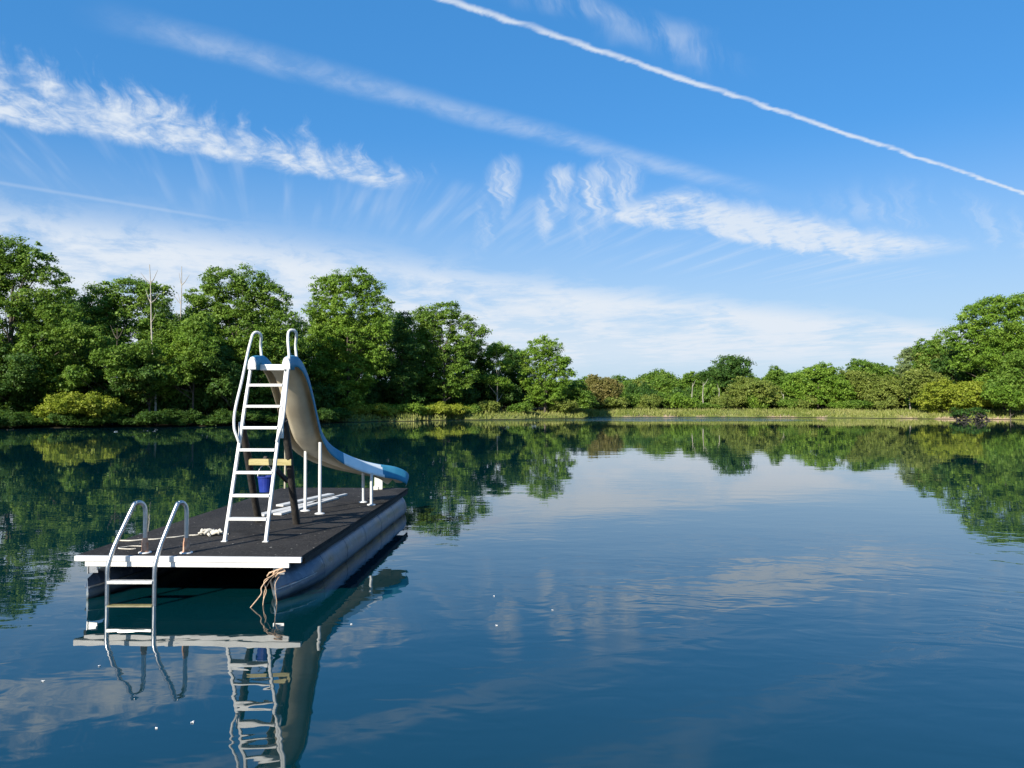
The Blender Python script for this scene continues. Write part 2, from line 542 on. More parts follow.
def mat_water():
    m, t = new_mat('lake_water')
    g = t.n('ShaderNodeNewGeometry')
    p = g.outputs['Position']
    x, y, z = t.sep(p)
    # gentle swell everywhere, wind-ruffled patches in places
    wx = t.xyz(t.m('MULTIPLY', x, .55), y)
    n1 = t.noise(wx, .55, 2.0, .5, .3)
    n2 = t.noise(t.xyz(t.m('MULTIPLY', x, .8), t.m('MULTIPLY', y, 1.3)), 2.3, 2.0, .5, .4)
    # curved ripple train in the near right water
    dx, dy = t.m('SUBTRACT', x, 1.0), t.m('SUBTRACT', y, 1.0)
    rr = t.m('SQRT', t.m('ADD', t.m('MULTIPLY', dx, dx), t.m('MULTIPLY', dy, dy)))
    rr = t.m('ADD', rr, t.m('MULTIPLY', t.noise(p, .5, 3.0), 1.3))
    ang = t.m('ARCTAN2', dx, dy)
    wv = t.noise(t.xyz(t.m('MULTIPLY', ang, 5.0), t.m('MULTIPLY', rr, 3.4), 0.0), 1.0, 2.0, .5)
    wv = t.m('ADD', wv, t.m('MULTIPLY', t.noise(t.xyz(t.m('MULTIPLY', ang, 13.0), t.m('MULTIPLY', rr, 9.0), 2.0), 1.0, 1.0, .5), .30))
    patch = t.noise(t.xyz(t.m('MULTIPLY', x, .7), y), .33, 3.0, .55)
    mask = t.m('MULTIPLY', t.m('MULTIPLY', t.ss(rr, 5.2, 7.2), t.ss(rr, 9.0, 13.5, 1.0, 0.0)), t.m('MULTIPLY', t.ss(x, -1.2, 1.2), t.ss(patch, .38, .62)))
    # light air on the far water
    far = t.m('MULTIPLY', t.ss(y, 84.0, 93.0), t.m('MULTIPLY', t.ss(x, -11.0, -3.0), t.ss(x, 30.0, 42.0, 1.0, 0.0)))
    far = t.m('MULTIPLY', far, t.ss(t.noise(t.xyz(t.m('MULTIPLY', x, .1), y), .35, 2.0), .32, .52))
    broad = t.ss(t.noise(t.xyz(t.m('MULTIPLY', x, .5), y), .09, 2.0), .35, .65, .5, 1.3)
    calm = t.ss(y, 5.0, 30.0, 1.0, .7)
    h = t.m('MULTIPLY', t.m('ADD', t.m('MULTIPLY', n1, .0070), t.m('MULTIPLY', n2, t.ss(y, 4.5, 16.0, .0046, .0014))), t.m('MULTIPLY', broad, calm))
    h = t.m('ADD', h, t.m('MULTIPLY', t.m('MULTIPLY', wv, mask), .0060))
    h = t.m('ADD', h, t.m('MULTIPLY', t.m('MULTIPLY', t.noise(p, 2.2, 2.0), far), .30))
    bp = t.n('ShaderNodeBump')
    bp.inputs['Strength'].default_value = 1.0
    bp.inputs['Distance'].default_value = 1.0
    t.put(bp.inputs['Height'], h)
    b = t.n('ShaderNodeBsdfPrincipled')
    b.inputs['Base Color'].default_value = (.0004, .022, .028, 1)
    t.put(b.inputs['Roughness'], t.m('ADD', t.m('ADD', .010, t.m('MULTIPLY', far, .10)), t.m('MULTIPLY', t.m('MULTIPLY', t.ss(y, 9.0, 4.5), t.ss(x, -1.2, .4)), .085)))
    b.inputs['IOR'].default_value = 1.9
    t.put(b.inputs['Normal'], bp.outputs[0])
    finish(t, b.outputs[0])
    return m


M_water = mat_water()


def mat_land():
    m, t = new_mat('shore_ground')
    g = t.n('ShaderNodeNewGeometry')
    p = g.outputs['Position']
    x, y, z = t.sep(p)
    c = t.mix(t.ss(t.noise(p, .35, 5.0, .6), .35, .65), (.09, .12, .03), (.19, .20, .07))
    c = t.mix(t.ss(t.noise(p, 2.5, 4.0, .6), .5, .7, 0, .6), c, (.17, .17, .07))
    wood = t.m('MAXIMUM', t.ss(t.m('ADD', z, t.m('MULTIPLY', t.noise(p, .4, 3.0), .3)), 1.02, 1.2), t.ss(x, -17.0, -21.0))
    c = t.mix(wood, c, (.020, .018, .010))                           # leaf litter under the trees, its colour darkened to stand in for their shade
    sand = t.m('MULTIPLY', t.ss(t.noise(t.xyz(t.m('MULTIPLY', x, .35), y, z), .45, 3.0), .45, .6), t.m('MULTIPLY', t.ss(z, .50, .22), t.ss(x, 8.0, 20.0)))
    c = t.mix(sand, c, (.36, .27, .19))
    c = t.mix(t.ss(z, .09, .02), c, (.022, .020, .013))  # wet mud at the waterline, bank shade put into its dark colour
    b = t.n('ShaderNodeBsdfPrincipled')
    t.put(b.inputs['Base Color'], c)
    b.inputs['Roughness'].default_value = .95
    b.inputs['Specular IOR Level'].default_value = .05
    finish(t, b.outputs[0])
    return m


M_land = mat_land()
M_grass = foliage('grass_blades', [(0, (.13, .18, .03)), (.5, (.23, .26, .06)), (1, (.36, .34, .13))], .3, .15)

# ------------------------------------------------------------------ lake and shore
LAKE = [(-30, -8), (-52, 20), (-47, 40), (-45, 54), (-42, 63), (-33, 66), (-26, 70), (-19, 81), (-9, 92), (0, 98), (8, 103), (13, 112),
        (25, 113), (39, 111), (52, 103), (63, 94), (80, 85), (95, 60), (90, 20), (60, -8), (20, -10), (-10, -9)]
LC = Vector((15, 50, 0))


def shore_points(n=520):
    P = [Vector((a, b, 0)) for a, b in LAKE]
    P.append(P[0])
    seg = [(P[i + 1] - P[i]).length for i in range(len(P) - 1)]
    tot = sum(seg)
    out = []
    for k in range(n):
        s = k / n * tot
        i = 0
        while s > seg[i]:
            s -= seg[i]
            i += 1
        p = P[i].lerp(P[i + 1], s / seg[i])
        d = (p - LC).normalized()
        j = .8 * math.sin(k * .9) + .6 * math.sin(k * .37 + 1) + random.uniform(-.5, .5)
        out.append((p + d * j, d))
    return out


SHORE = shore_points()
PROFILE = [(-3, -.8), (-.3, -.12), (.25, .16), (.9, .42), (2.2, .62), (4.5, .82), (7.5, .95), (12, 1.15), (30, 1.35), (90, 1.6), (400, 2.0), (2500, 3.0)]


def build_setting():
    vs, fs = [], []
    n = len(SHORE)
    for p, d in SHORE:
        k = random.uniform(.8, 1.2) * (.16 if p.x < -20 else (.6 if p.x < -5 else 1.0))
        for off, zz in PROFILE:
            q = p + d * off
            vs.append((q.x, q.y, zz * (k if 0 < off < 10 else (1 if off <= 0 or p.x > -20 else .6))))
    m = len(PROFILE)
    for i in range(n):
        j = (i + 1) % n
        for a in range(m - 1):
            fs.append([i * m + a, i * m + a + 1, j * m + a + 1, j * m + a])
    b = MB()
    b.add(vs, fs, 0, True)
    tag(b.build('ground', M_land), kind='structure')
    b = MB()
    b.add([(-140, -60, 0), (170, -60, 0), (170, 180, 0), (-140, 180, 0)], [[0, 1, 2, 3]])
    tag(b.build('water', M_water), kind='structure')


build_setting()


def grass_field():
    pts = []
    idx = [i for i, (p, d) in enumerate(SHORE) if p.y > 55 and -45 < p.x < 75]
    N = 26000
    w = np.array([1.0 if SHORE[i][0].x > 6 else (.5 if SHORE[i][0].x > -20 else .04) for i in idx])
    pick = rng.choice(len(idx), N, p=w / w.sum())
    V = np.zeros((N * 3, 3))
    for k in range(N):
        i = idx[pick[k]]
        p, d = SHORE[i]
        p2 = SHORE[(i + 1) % len(SHORE)][0]
        u = rng.random()
        off = .15 + 7.5 * rng.random() ** 1.2
        q = p.lerp(p2, u) + d * off
        zz = float(np.interp(off, [a for a, _ in PROFILE], [b for _, b in PROFILE]))
        hgt = (.16 + .38 * rng.random() ** 2) * (.7 + .6 * (math.sin(q.x * .7) * math.sin(q.y * .5 + q.x * .2) * .5 + .5))
        a = rng.random() * 6.283
        wd = .05 + .07 * rng.random()
        lean = rng.normal(0, .12, 2)
        V[3 * k] = (q.x - math.cos(a) * wd, q.y - math.sin(a) * wd, zz - .05)
        V[3 * k + 1] = (q.x + math.cos(a) * wd, q.y + math.sin(a) * wd, zz - .05)
        V[3 * k + 2] = (q.x + lean[0], q.y + lean[1], zz + hgt)
    me = mesh_np('grass', V, np.arange(N * 3).reshape(-1, 3), M_grass)
    o = bpy.data.objects.new('grass', me)
    col.objects.link(o)
    tag(o, 'rough sunlit grass growing along the low bank of the far shore', 'grass', kind='stuff')


grass_field()


def ground_z(x, y):
    return 1.0


# ------------------------------------------------------------------ trees
def leaf_quads(clumps, per_area, leaf, flat=.72):
    """clumps: list of (centre, radius). Returns verts, faces of small leaf-spray quads."""
    C, Rr, N = [], [], []
    for c, r in clumps:
        k = max(6, int(per_area * r * r * 12.0))
        C.append(np.repeat(np.array(c)[None], k, 0))
        Rr.append(np.full(k, r))
    C = np.concatenate(C)
    Rr = np.concatenate(Rr)
    n = len(C)
    csz = np.concatenate([np.full(max(6, int(per_area * r * r * 12.0)), rng.uniform(.7, 1.35)) for c, r in clumps])
    d = rng.normal(size=(n, 3))
    d /= np.linalg.norm(d, axis=1)[:, None]
    d[:, 2] = np.where(d[:, 2] < -.35, -d[:, 2], d[:, 2])
    rad = Rr * (rng.random(n) ** .45) * (1 + .30 * rng.normal(size=n).clip(-1, 1.5))
    off = d * rad[:, None]
    off[:, 2] *= flat
    P = C + off
    nrm = d * .7 + np.array([0, -.12, .32]) + rng.normal(size=(n, 3)) * .5
    nrm /= np.linalg.norm(nrm, axis=1)[:, None]
    ref = rng.normal(size=(n, 3))
    a = np.cross(nrm, ref)
    a /= np.linalg.norm(a, axis=1)[:, None]
    b = np.cross(nrm, a)
    L = leaf * csz * (.5 + .9 * rng.random(n))
    W = L * (.45 + .25 * rng.random(n))
    a *= L[:, None] * .5
    b *= W[:, None] * .5
    droop = nrm * (L * .12)[:, None]
    V = np.stack([P - a - droop, P + b - a * .15, P + a - droop, P - b - a * .15], 1).reshape(-1, 3)
    return V, np.arange(n * 4).reshape(-1, 4)


def lobe_clumps(lobes, size, density=1.0, jitter=.22):
    """spread leaf clumps over the outer shell of each lobe (cx,cy,cz,rx,ry,rz)"""
    out = []
    for (cx, cy, cz, rx, ry, rz) in lobes:
        area = (rx * ry + ry * rz + rx * rz) / 3 * 12.57
        k = max(4, int(area / (size * size * 2.2) * density))
        for i in range(k):
            zt = 1 - 2 * (i + .5) / k
            ph = i * 2.39996 + random.uniform(-.5, .5)
            s = math.sqrt(max(0, 1 - zt * zt))
            f = random.uniform(.62, 1.02) + random.gauss(0, jitter * .4)
            r = size * random.uniform(.55, 1.25)
            out.append(((cx + rx * f * s * math.cos(ph), cy + ry * f * s * math.sin(ph), cz + rz * f * zt), r))
    return out


def auto_lobes(H, W, kind, base=.12):
    L = []
    if kind == 'round':
        L.append((0, 0, H * .56, W * .36, W * .36, H * .32))
        for i in range(7):
            a = i * 2.4 + random.random()
            t = random.uniform(.28, .82)
            r = W * .5 * math.sin(math.pi * (.15 + .75 * t)) * .62
            s = W * random.uniform(.17, .24)
            L.append((r * math.cos(a), r * math.sin(a), H * t, s, s, s * 1.05))
        L.append((W * .05, 0, H * .84, W * .22, W * .22, H * .15))
    elif kind == 'tall':
        for i in range(9):
            t = base + (.93 - base) * i / 8
            a = i * 2.4
            wv = W * .5 * (math.sin(math.pi * min(1, .22 + .78 * t)) ** .8)
            s = max(W * .16, wv * .58)
            L.append((wv * .42 * math.cos(a), wv * .42 * math.sin(a), H * (t - .02), s, s, max(H * .10, s * .8)))
    elif kind == 'bush':
        for i in range(6):
            a = i * 2.4
            s = W * random.uniform(.2, .28)
            L.append((W * .27 * math.cos(a), W * .2 * math.sin(a), H * random.uniform(.30, .62), s, s, H * random.uniform(.26, .36)))
    elif kind == 'airy':
        for i in range(11):
            t = .30 + .62 * random.random()
            a = i * 2.4
            r = W * .40 * random.uniform(.4, 1) * (1.25 - .6 * t)
            s = W * random.uniform(.12, .19)
            L.append((r * math.cos(a), r * math.sin(a), H * t, s, s, s * .8))
        L.append((0, 0, H * .90, W * .16, W * .16, H * .09))
    return L


def wood_mesh(H, r0, clumps, nlimb=11, lean=0.0, top=.72):
    b = MB()
    pts = []
    ph = random.uniform(0, 6)
    for i in range(9):
        t = i / 8
        pts.append((lean * t * H + .12 * r0 * 6 * math.sin(3 * t + ph) * t, .1 * r0 * 6 * math.cos(2.6 * t + ph) * t, -1.1 + t * (H * top + .7)))
    b.tube(pts, [r0 * (1.25 if i == 0 else 1) * (1 - .82 * i / 8) for i in range(9)], 8)
    if clumps:
        for c, r in random.sample(clumps, min(nlimb, len(clumps))):
            c = Vector(c)
            t0 = max(.18, min(.92, c.z / H * random.uniform(.55, .8) / top))
            i = min(7, int(t0 * 8))
            s = Vector(pts[i]).lerp(Vector(pts[i + 1]), t0 * 8 - i)
            mid = s.lerp(c, .5) + Vector((0, 0, -.04 * H * random.random()))
            rr = r0 * (1 - .8 * t0) * .55
            b.tube([s, s.lerp(mid, .5), mid, mid.lerp(c, .6), c], [rr, rr * .85, rr * .65, rr * .45, rr * .2], 5)
    return b


CROWN_N = [0]


def tree(name, label, cat, base, H, W, leafmat, kind='round', leaf=.30, dens=1.0, clump=None, trunk=.0, group=None, lobes=None, bark=None, lean=0.0, nlimb=11, per=11.0):
    t = thing(name, label, cat, base, group)
    L = lobes if lobes else auto_lobes(H, W, kind)
    size = (clump or max(.45, W * .095)) * .80
    leaf = leaf * .72
    cl = lobe_clumps(L, size, dens)
    V, F = leaf_quads(cl, per / max(.38, (leaf / .3) ** 2), leaf)
    keep = V.reshape(-1, 4, 3)[:, :, 2].min(1) > -.3
    F = F[keep]
    me = mesh_np('crown', V, F, LEAF[leafmat])
    o = bpy.data.objects.new('crown', me)
    col.objects.link(o)
    o.parent = t
    CROWN_N[0] += len(F)
    w = wood_mesh(H, trunk or max(.06, H * .016), cl, nlimb, lean)
    base_v = Vector(base)
    w.v = [p + base_v for p in w.v]
    w.build('trunk', bark or M_bark, t)
    return t


def dup_tree(src, label, base, s, rz, group=None, leafmat=None):
    r = src.copy()
    col.objects.link(r)
    r.location = base
    r.rotation_euler = (0, 0, rz)
    r.scale = (s[0], s[0], s[1])
    r['label'] = label
    if group:
        r['group'] = group
    for ch in list(src.children):
        c = ch.copy()
        if leafmat and c.name.startswith('crown'):
            c.data = ch.data.copy()
            c.data.materials[0] = LEAF[leafmat]
        col.objects.link(c)
        c.parent = r
    return r


def at(px, D, z=1.0):
    p = spot(px, D)
    p.z = z
    return p


def hgt(top, D, z=1.0):
    return CAM_H - (top - 403.0) / 760.0 * D - z


def wid(w, D):
    return w / 760.0 * D


# ---- left shore, front row
D = 67
H = hgt(229, D)
oak_lobes = [(-.6, .3, H * .76, 2.4, 2.0, 1.5), (-3.2, .3, H * .68, 2.6, 2.2, 1.8), (-1.0, 0, H * .87, 2.1, 2.1, 1.7), (1.7, 0, H * .83, 1.7, 1.5, 1.2), (3.3, 0, H * .735, 1.5, 1.3, .8), (-2.8, 0, H * .80, 2.0, 2.0, 1.6), (4.3, .3, H * .665, 1.1, 1.0, .5),
             (1.6, .5, H * .60, 2.3, 2.2, 1.5), (4.1, 0, H * .53, 1.7, 1.6, 1.2), (-1.5, 0, H * .52, 3.2, 2.8, 2.5), (3.0, 0, H * .37, 2.5, 2.2, 1.9), (-2.0, -.5, H * .30, 3.0, 2.6, 2.2), (4.0, .5, H * .22, 2.2, 2.0, 1.5), (0, .6, H * .14, 3.6, 2.0, 1.6)]
tree('oak_tree', 'tall oak at the left edge with open crown and spreading dark branches', 'tree', at(12, D), H, 10, 'mid', lobes=oak_lobes, leaf=.30, clump=.72, dens=.95, trunk=.34, nlimb=20)
D = 69
tree('ivy_column_tree', 'narrow dark vine-covered tree right of the leftmost oak', 'tree', at(76, D), hgt(318, D), wid(34, D), 'dark', 'tall', leaf=.26, dens=1.1, clump=.5)
D = 73
H = hgt(275, D)
tree('broad_tree', 'broad mid-green tree with a rounded top beneath the two bare snags', 'tree', at(122, D), H, wid(104, D), 'mid', leaf=.30, clump=.85, dens=1.0, nlimb=16,
     lobes=[(0, 0, H * .55, 3.3, 3, H * .30), (-2.2, 0, H * .80, 1.9, 1.8, 1.8), (.6, 0, H * .86, 2.2, 2, 1.7), (3.0, 0, H * .82, 1.7, 1.6, 1.7), (-3.4, 0, H * .58, 1.9, 1.9, 1.9), (3.6, 0, H * .55, 2.0, 1.9, 2.2), (-2, -1.5, H * .35, 2.3, 2, 2), (2.4, -1.5, H * .33, 2.4, 2, 2), (0, -1, H * .18, 3, 2, 1.6)])
D = 76
H = hgt(265, D)
tree('spreading_tree', 'tall wide-topped tree directly behind the slide ladder', 'tree', at(237, D), H, wid(108, D), 'mid', leaf=.30, clump=.85, dens=1.0, nlimb=16,
     lobes=[(0, .3, H * .72, 3.0, 2.2, H * .10), (0, 0, H * .50, 3.4, 3, H * .27), (-1.4, 0, H * .88, 2.2, 2, 1.5), (1.4, 0, H * .86, 2.0, 2, 1.6), (3.6, 0, H * .78, 1.7, 1.6, 1.3), (-3.4, 0, H * .77, 1.8, 1.6, 1.4), (4.5, 0, H * .60, 1.6, 1.6, 1.6), (-3.8, 0, H * .55, 2.0, 2, 2), (2.6, -1, H * .42, 2.2, 2, 2.2), (-2, -1.5, H * .33, 2.4, 2, 2.1), (1.5, -1.5, H * .20, 2.8, 2, 1.8)])
D = 72
tree('leafy_tree', 'lower bright green tree between the broad tree and the slide ladder', 'tree', at(187, D), hgt(318, D), wid(74, D), 'bright', 'round', leaf=.27, clump=.7, dens=1.05)
tree('leafy_tree', 'olive shrubby tree below the bare snags, left of the slide', 'tree', at(152, 70.5), hgt(358, 70.5), wid(52, 70), 'olive', 'round', leaf=.25, clump=.55, dens=1.0)
D = 88
H = hgt(270, D)
tall_lobes = [(-3.0, 0, H * .86, 1.5, 1.5, 1.7), (-1.2, 0, H * .90, 1.3, 1.3, 1.4), (.9, 0, H * .92, 1.6, 1.6, 1.5), (2.6, 0, H * .86, 1.5, 1.4, 1.5), (3.6, 0, H * .74, 1.4, 1.4, 1.3), (-3.4, 0, H * .70, 1.6, 1.6, 1.6), (0, 0, H * .72, 3.0, 2.8, 2.4),
              (3.3, 0, H * .58, 1.8, 1.8, 1.8), (-3.0, 0, H * .52, 1.9, 1.9, 2.0), (0, -.5, H * .50, 3.2, 3, 2.6), (2.6, 0, H * .38, 2.2, 2, 2), (-2.4, -.5, H * .34, 2.3, 2, 2.0), (.6, -1, H * .26, 3.2, 2.2, 2), (-.5, -1, H * .12, 3.4, 2.2, 1.6)]
tree('tall_bright_tree', 'tallest bright green tree, standing just right of the slide top', 'tree', at(348, D), H, 10, 'bright', lobes=tall_lobes, leaf=.31, clump=.80, dens=1.05, nlimb=14)
D = 93
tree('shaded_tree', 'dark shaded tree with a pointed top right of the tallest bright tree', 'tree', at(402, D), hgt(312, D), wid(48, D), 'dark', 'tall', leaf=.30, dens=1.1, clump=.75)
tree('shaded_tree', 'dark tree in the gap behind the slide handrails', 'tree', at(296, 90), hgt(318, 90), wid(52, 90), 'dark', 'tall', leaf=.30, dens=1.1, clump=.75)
D = 97
H = hgt(302, D)
tree('leaning_top_tree', 'tall loose-crowned tree whose top branches reach to the right', 'tree', at(444, D), H, 10, 'mid', leaf=.32, clump=.78, dens=.9, nlimb=18,
     lobes=[(-3, 0, H * .85, 1.7, 1.6, 1.5), (.2, 0, H * .90, 1.9, 1.8, 1.5), (-.5, 0, H * .73, 2.4, 2, 1.8), (2.7, 0, H * .80, 1.3, 1.3, 1.1), (4.5, 0, H * .73, 1.5, 1.2, .8), (2.6, 0, H * .62, 1.7, 1.6, 1.2), (-3, 0, H * .62, 1.9, 1.8, 2.0), (.3, 0, H * .48, 2.3, 2, 1.8), (-2.5, 0, H * .38, 2.2, 2, 2), (2.4, 0, H * .33, 1.8, 1.8, 1.8), (0, 0, H * .22, 2.6, 2, 1.6)])
D = 103
tree('slim_tree', 'slim pale-trunked tree in the gap left of the last lone tree', 'tree', at(497, D), hgt(343, D), wid(42, D), 'bright', 'airy', leaf=.32, clump=.75, dens=1.1, bark=M_palebark)
D = 105
H = hgt(336, D)
tree('lone_end_tree', 'rounded tree with a spiky right side at the end of the left shore woods', 'tree', at(545, D), H, 8, 'bright', leaf=.33, clump=.75, dens=1.0, nlimb=16,
     lobes=[(-.5, 0, H * .85, 1.7, 1.6, 1.3), (1.2, 0, H * .84, 1.3, 1.3, 1.1), (2.6, 0, H * .66, 1.1, 1.1, .6), (3.1, 0, H * .50, 1.0, 1, .5), (-1.6, 0, H * .68, 2.0, 2, 1.7), (1, 0, H * .6, 2.0, 2, 1.6), (-2, 0, H * .42, 1.9, 1.9, 1.6), (1.6, 0, H * .38, 2.0, 2, 1.6), (0, -.5, H * .22, 2.7, 2, 1.6)])
tree('leafy_tree', 'small green tree at the right foot of the lone end tree', 'tree', at(578, 108), hgt(382, 108), wid(34, 108), 'mid', 'round', leaf=.30, clump=.6, dens=1.0)
# dead trees
def snag(label, px, D, top, lean, pale=True, limbs=(5, 6, 6, 7, 7), r0=.12):
    base = at(px, D)
    H = hgt(top, D)
    t = thing('bare_snag', label, 'dead tree', base)
    b = MB()
    pts = [base + Vector((lean * H * k / 8 + .05 * math.sin(k * 1.1), 0, -.4 + (H + .4) * k / 8)) for k in range(9)]
    b.tube(pts, [r0 * (1 - .093 * k) for k in range(9)], 7)
    b.build('trunk', M_palebark if pale else M_bark, t)
    for k in limbs:
        d = Vector((random.choice((-1, 1)) * random.uniform(.3, .8), random.uniform(-.3, .3), random.uniform(.5, 1.1)))
        b = MB()
        b.tube([pts[k], pts[k] + d * .5, pts[k] + d * 1.1 + Vector((0, 0, .25))], [.05, .035, .015], 5)
        b.build('branch', M_palebark if pale else M_bark, t)


snag('leafless leaning pale snag rising in front of the broad tree top', 156, 69.6, 264, -.055)
snag('bare forked dead tree above the green crown left of the slide ladder', 180, 79, 266, 0.0)
snag('bare twiggy dead stem standing behind the slide handrails', 291, 85, 310, 0.0)
snag('broken grey dead trunk left of the leaning snag', 116, 68.6, 328, 0.0, False)

# ---- shrubs on the left shore
tree('sunlit_shrub', 'yellow-green sunlit shrub overhanging the water at the left shore', 'shrub', at(80, 65.5, .4), hgt(392, 65, .4), wid(84, 65), 'yellow', 'bush', leaf=.24, clump=.5, dens=1.3, nlimb=6)
for i, (px, w_, top) in enumerate(((352, 40, 404), (376, 44, 402), (402, 46, 403), (428, 44, 402), (449, 36, 404), (328, 38, 405))):
    D = np.interp(px, [330, 447], [85.5, 95.5])
    tree('hedge_shrub', ['bright low shrub on the bank below the tallest bright tree', 'second bright bank shrub right of the tallest bright tree', 'bright rounded bank shrub below the dark pointed tree',
                         'bright bank shrub left of the leaning-top tree trunk', 'rightmost bright shrub of the left bank hedge', 'leftmost bright bank shrub, beside the slide flume'][i],
         'shrub', at(px, D, .55), hgt(top, D, .55), wid(w_, D), 'bright' if i in (2, 5) else 'yellow', 'bush', leaf=.26, clump=.5, dens=1.6, nlimb=5, group='sunlit shrubs along the left bank')
for i, (px, D, top, w_, lm) in enumerate(((488, 100, 400, 22, 'olive'), (520, 102, 402, 26, 'mid'), (562, 105.5, 398, 30, 'olive'), (470, 98.5, 404, 20, 'mid'))):
    tree('waterside_shrub', ['tawny waterside shrub below the slim pale-trunked tree', 'green waterside shrub left of the lone end tree', 'olive waterside shrub at the right of the lone end tree', 'small green waterside shrub in the gap by the leaning-top tree'][i],
         'shrub', at(px, D, .5), hgt(top, D, .5), wid(w_, D), lm, 'bush', leaf=.26, clump=.45, dens=1.4, nlimb=5)

# ---- woods behind the left shore: copies of a few trees
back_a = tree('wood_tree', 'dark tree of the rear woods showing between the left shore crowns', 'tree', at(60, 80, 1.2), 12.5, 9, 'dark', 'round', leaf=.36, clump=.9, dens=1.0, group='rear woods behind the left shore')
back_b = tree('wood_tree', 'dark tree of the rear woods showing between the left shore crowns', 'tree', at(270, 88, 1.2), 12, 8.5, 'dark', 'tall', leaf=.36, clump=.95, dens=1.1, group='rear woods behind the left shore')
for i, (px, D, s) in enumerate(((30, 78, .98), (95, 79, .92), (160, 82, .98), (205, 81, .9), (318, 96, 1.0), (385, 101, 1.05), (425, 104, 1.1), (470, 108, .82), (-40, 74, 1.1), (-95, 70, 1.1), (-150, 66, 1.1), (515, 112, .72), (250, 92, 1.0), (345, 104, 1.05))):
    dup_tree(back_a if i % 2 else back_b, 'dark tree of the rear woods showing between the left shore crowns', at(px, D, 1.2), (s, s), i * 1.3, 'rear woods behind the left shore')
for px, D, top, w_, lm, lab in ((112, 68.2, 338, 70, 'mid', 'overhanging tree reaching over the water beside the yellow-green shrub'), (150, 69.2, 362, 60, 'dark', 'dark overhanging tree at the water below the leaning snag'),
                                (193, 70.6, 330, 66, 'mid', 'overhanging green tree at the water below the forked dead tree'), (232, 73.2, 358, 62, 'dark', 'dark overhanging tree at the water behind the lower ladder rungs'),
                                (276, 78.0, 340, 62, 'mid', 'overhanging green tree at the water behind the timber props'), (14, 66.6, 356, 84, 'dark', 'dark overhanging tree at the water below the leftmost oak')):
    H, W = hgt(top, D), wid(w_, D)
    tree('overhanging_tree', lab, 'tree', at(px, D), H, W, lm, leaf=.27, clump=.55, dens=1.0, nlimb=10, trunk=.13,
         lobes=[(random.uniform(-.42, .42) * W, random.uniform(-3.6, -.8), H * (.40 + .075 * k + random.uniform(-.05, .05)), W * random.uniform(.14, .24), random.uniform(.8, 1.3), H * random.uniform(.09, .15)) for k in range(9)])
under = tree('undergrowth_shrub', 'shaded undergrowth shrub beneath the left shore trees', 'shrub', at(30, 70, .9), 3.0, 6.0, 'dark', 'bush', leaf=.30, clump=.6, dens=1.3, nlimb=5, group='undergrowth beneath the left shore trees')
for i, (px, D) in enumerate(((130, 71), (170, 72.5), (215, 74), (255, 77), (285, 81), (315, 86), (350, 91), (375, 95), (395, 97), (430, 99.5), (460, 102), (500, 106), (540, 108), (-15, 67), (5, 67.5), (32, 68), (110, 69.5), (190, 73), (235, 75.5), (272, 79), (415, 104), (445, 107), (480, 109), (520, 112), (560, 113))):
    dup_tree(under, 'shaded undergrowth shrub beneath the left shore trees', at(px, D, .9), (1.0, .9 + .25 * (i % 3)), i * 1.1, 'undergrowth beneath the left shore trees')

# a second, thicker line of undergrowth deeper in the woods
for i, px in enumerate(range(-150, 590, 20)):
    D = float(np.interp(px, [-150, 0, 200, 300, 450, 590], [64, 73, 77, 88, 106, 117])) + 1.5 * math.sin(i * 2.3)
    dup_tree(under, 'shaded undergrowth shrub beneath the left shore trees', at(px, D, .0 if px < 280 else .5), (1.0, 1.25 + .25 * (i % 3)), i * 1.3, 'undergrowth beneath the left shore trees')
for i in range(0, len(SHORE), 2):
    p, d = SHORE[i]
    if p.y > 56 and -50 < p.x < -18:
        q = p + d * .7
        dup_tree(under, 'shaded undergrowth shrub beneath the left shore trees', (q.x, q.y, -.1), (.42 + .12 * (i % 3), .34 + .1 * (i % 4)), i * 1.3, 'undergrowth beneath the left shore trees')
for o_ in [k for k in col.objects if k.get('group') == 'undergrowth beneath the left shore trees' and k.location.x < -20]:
    o_.location.z = min(o_.location.z, .15)

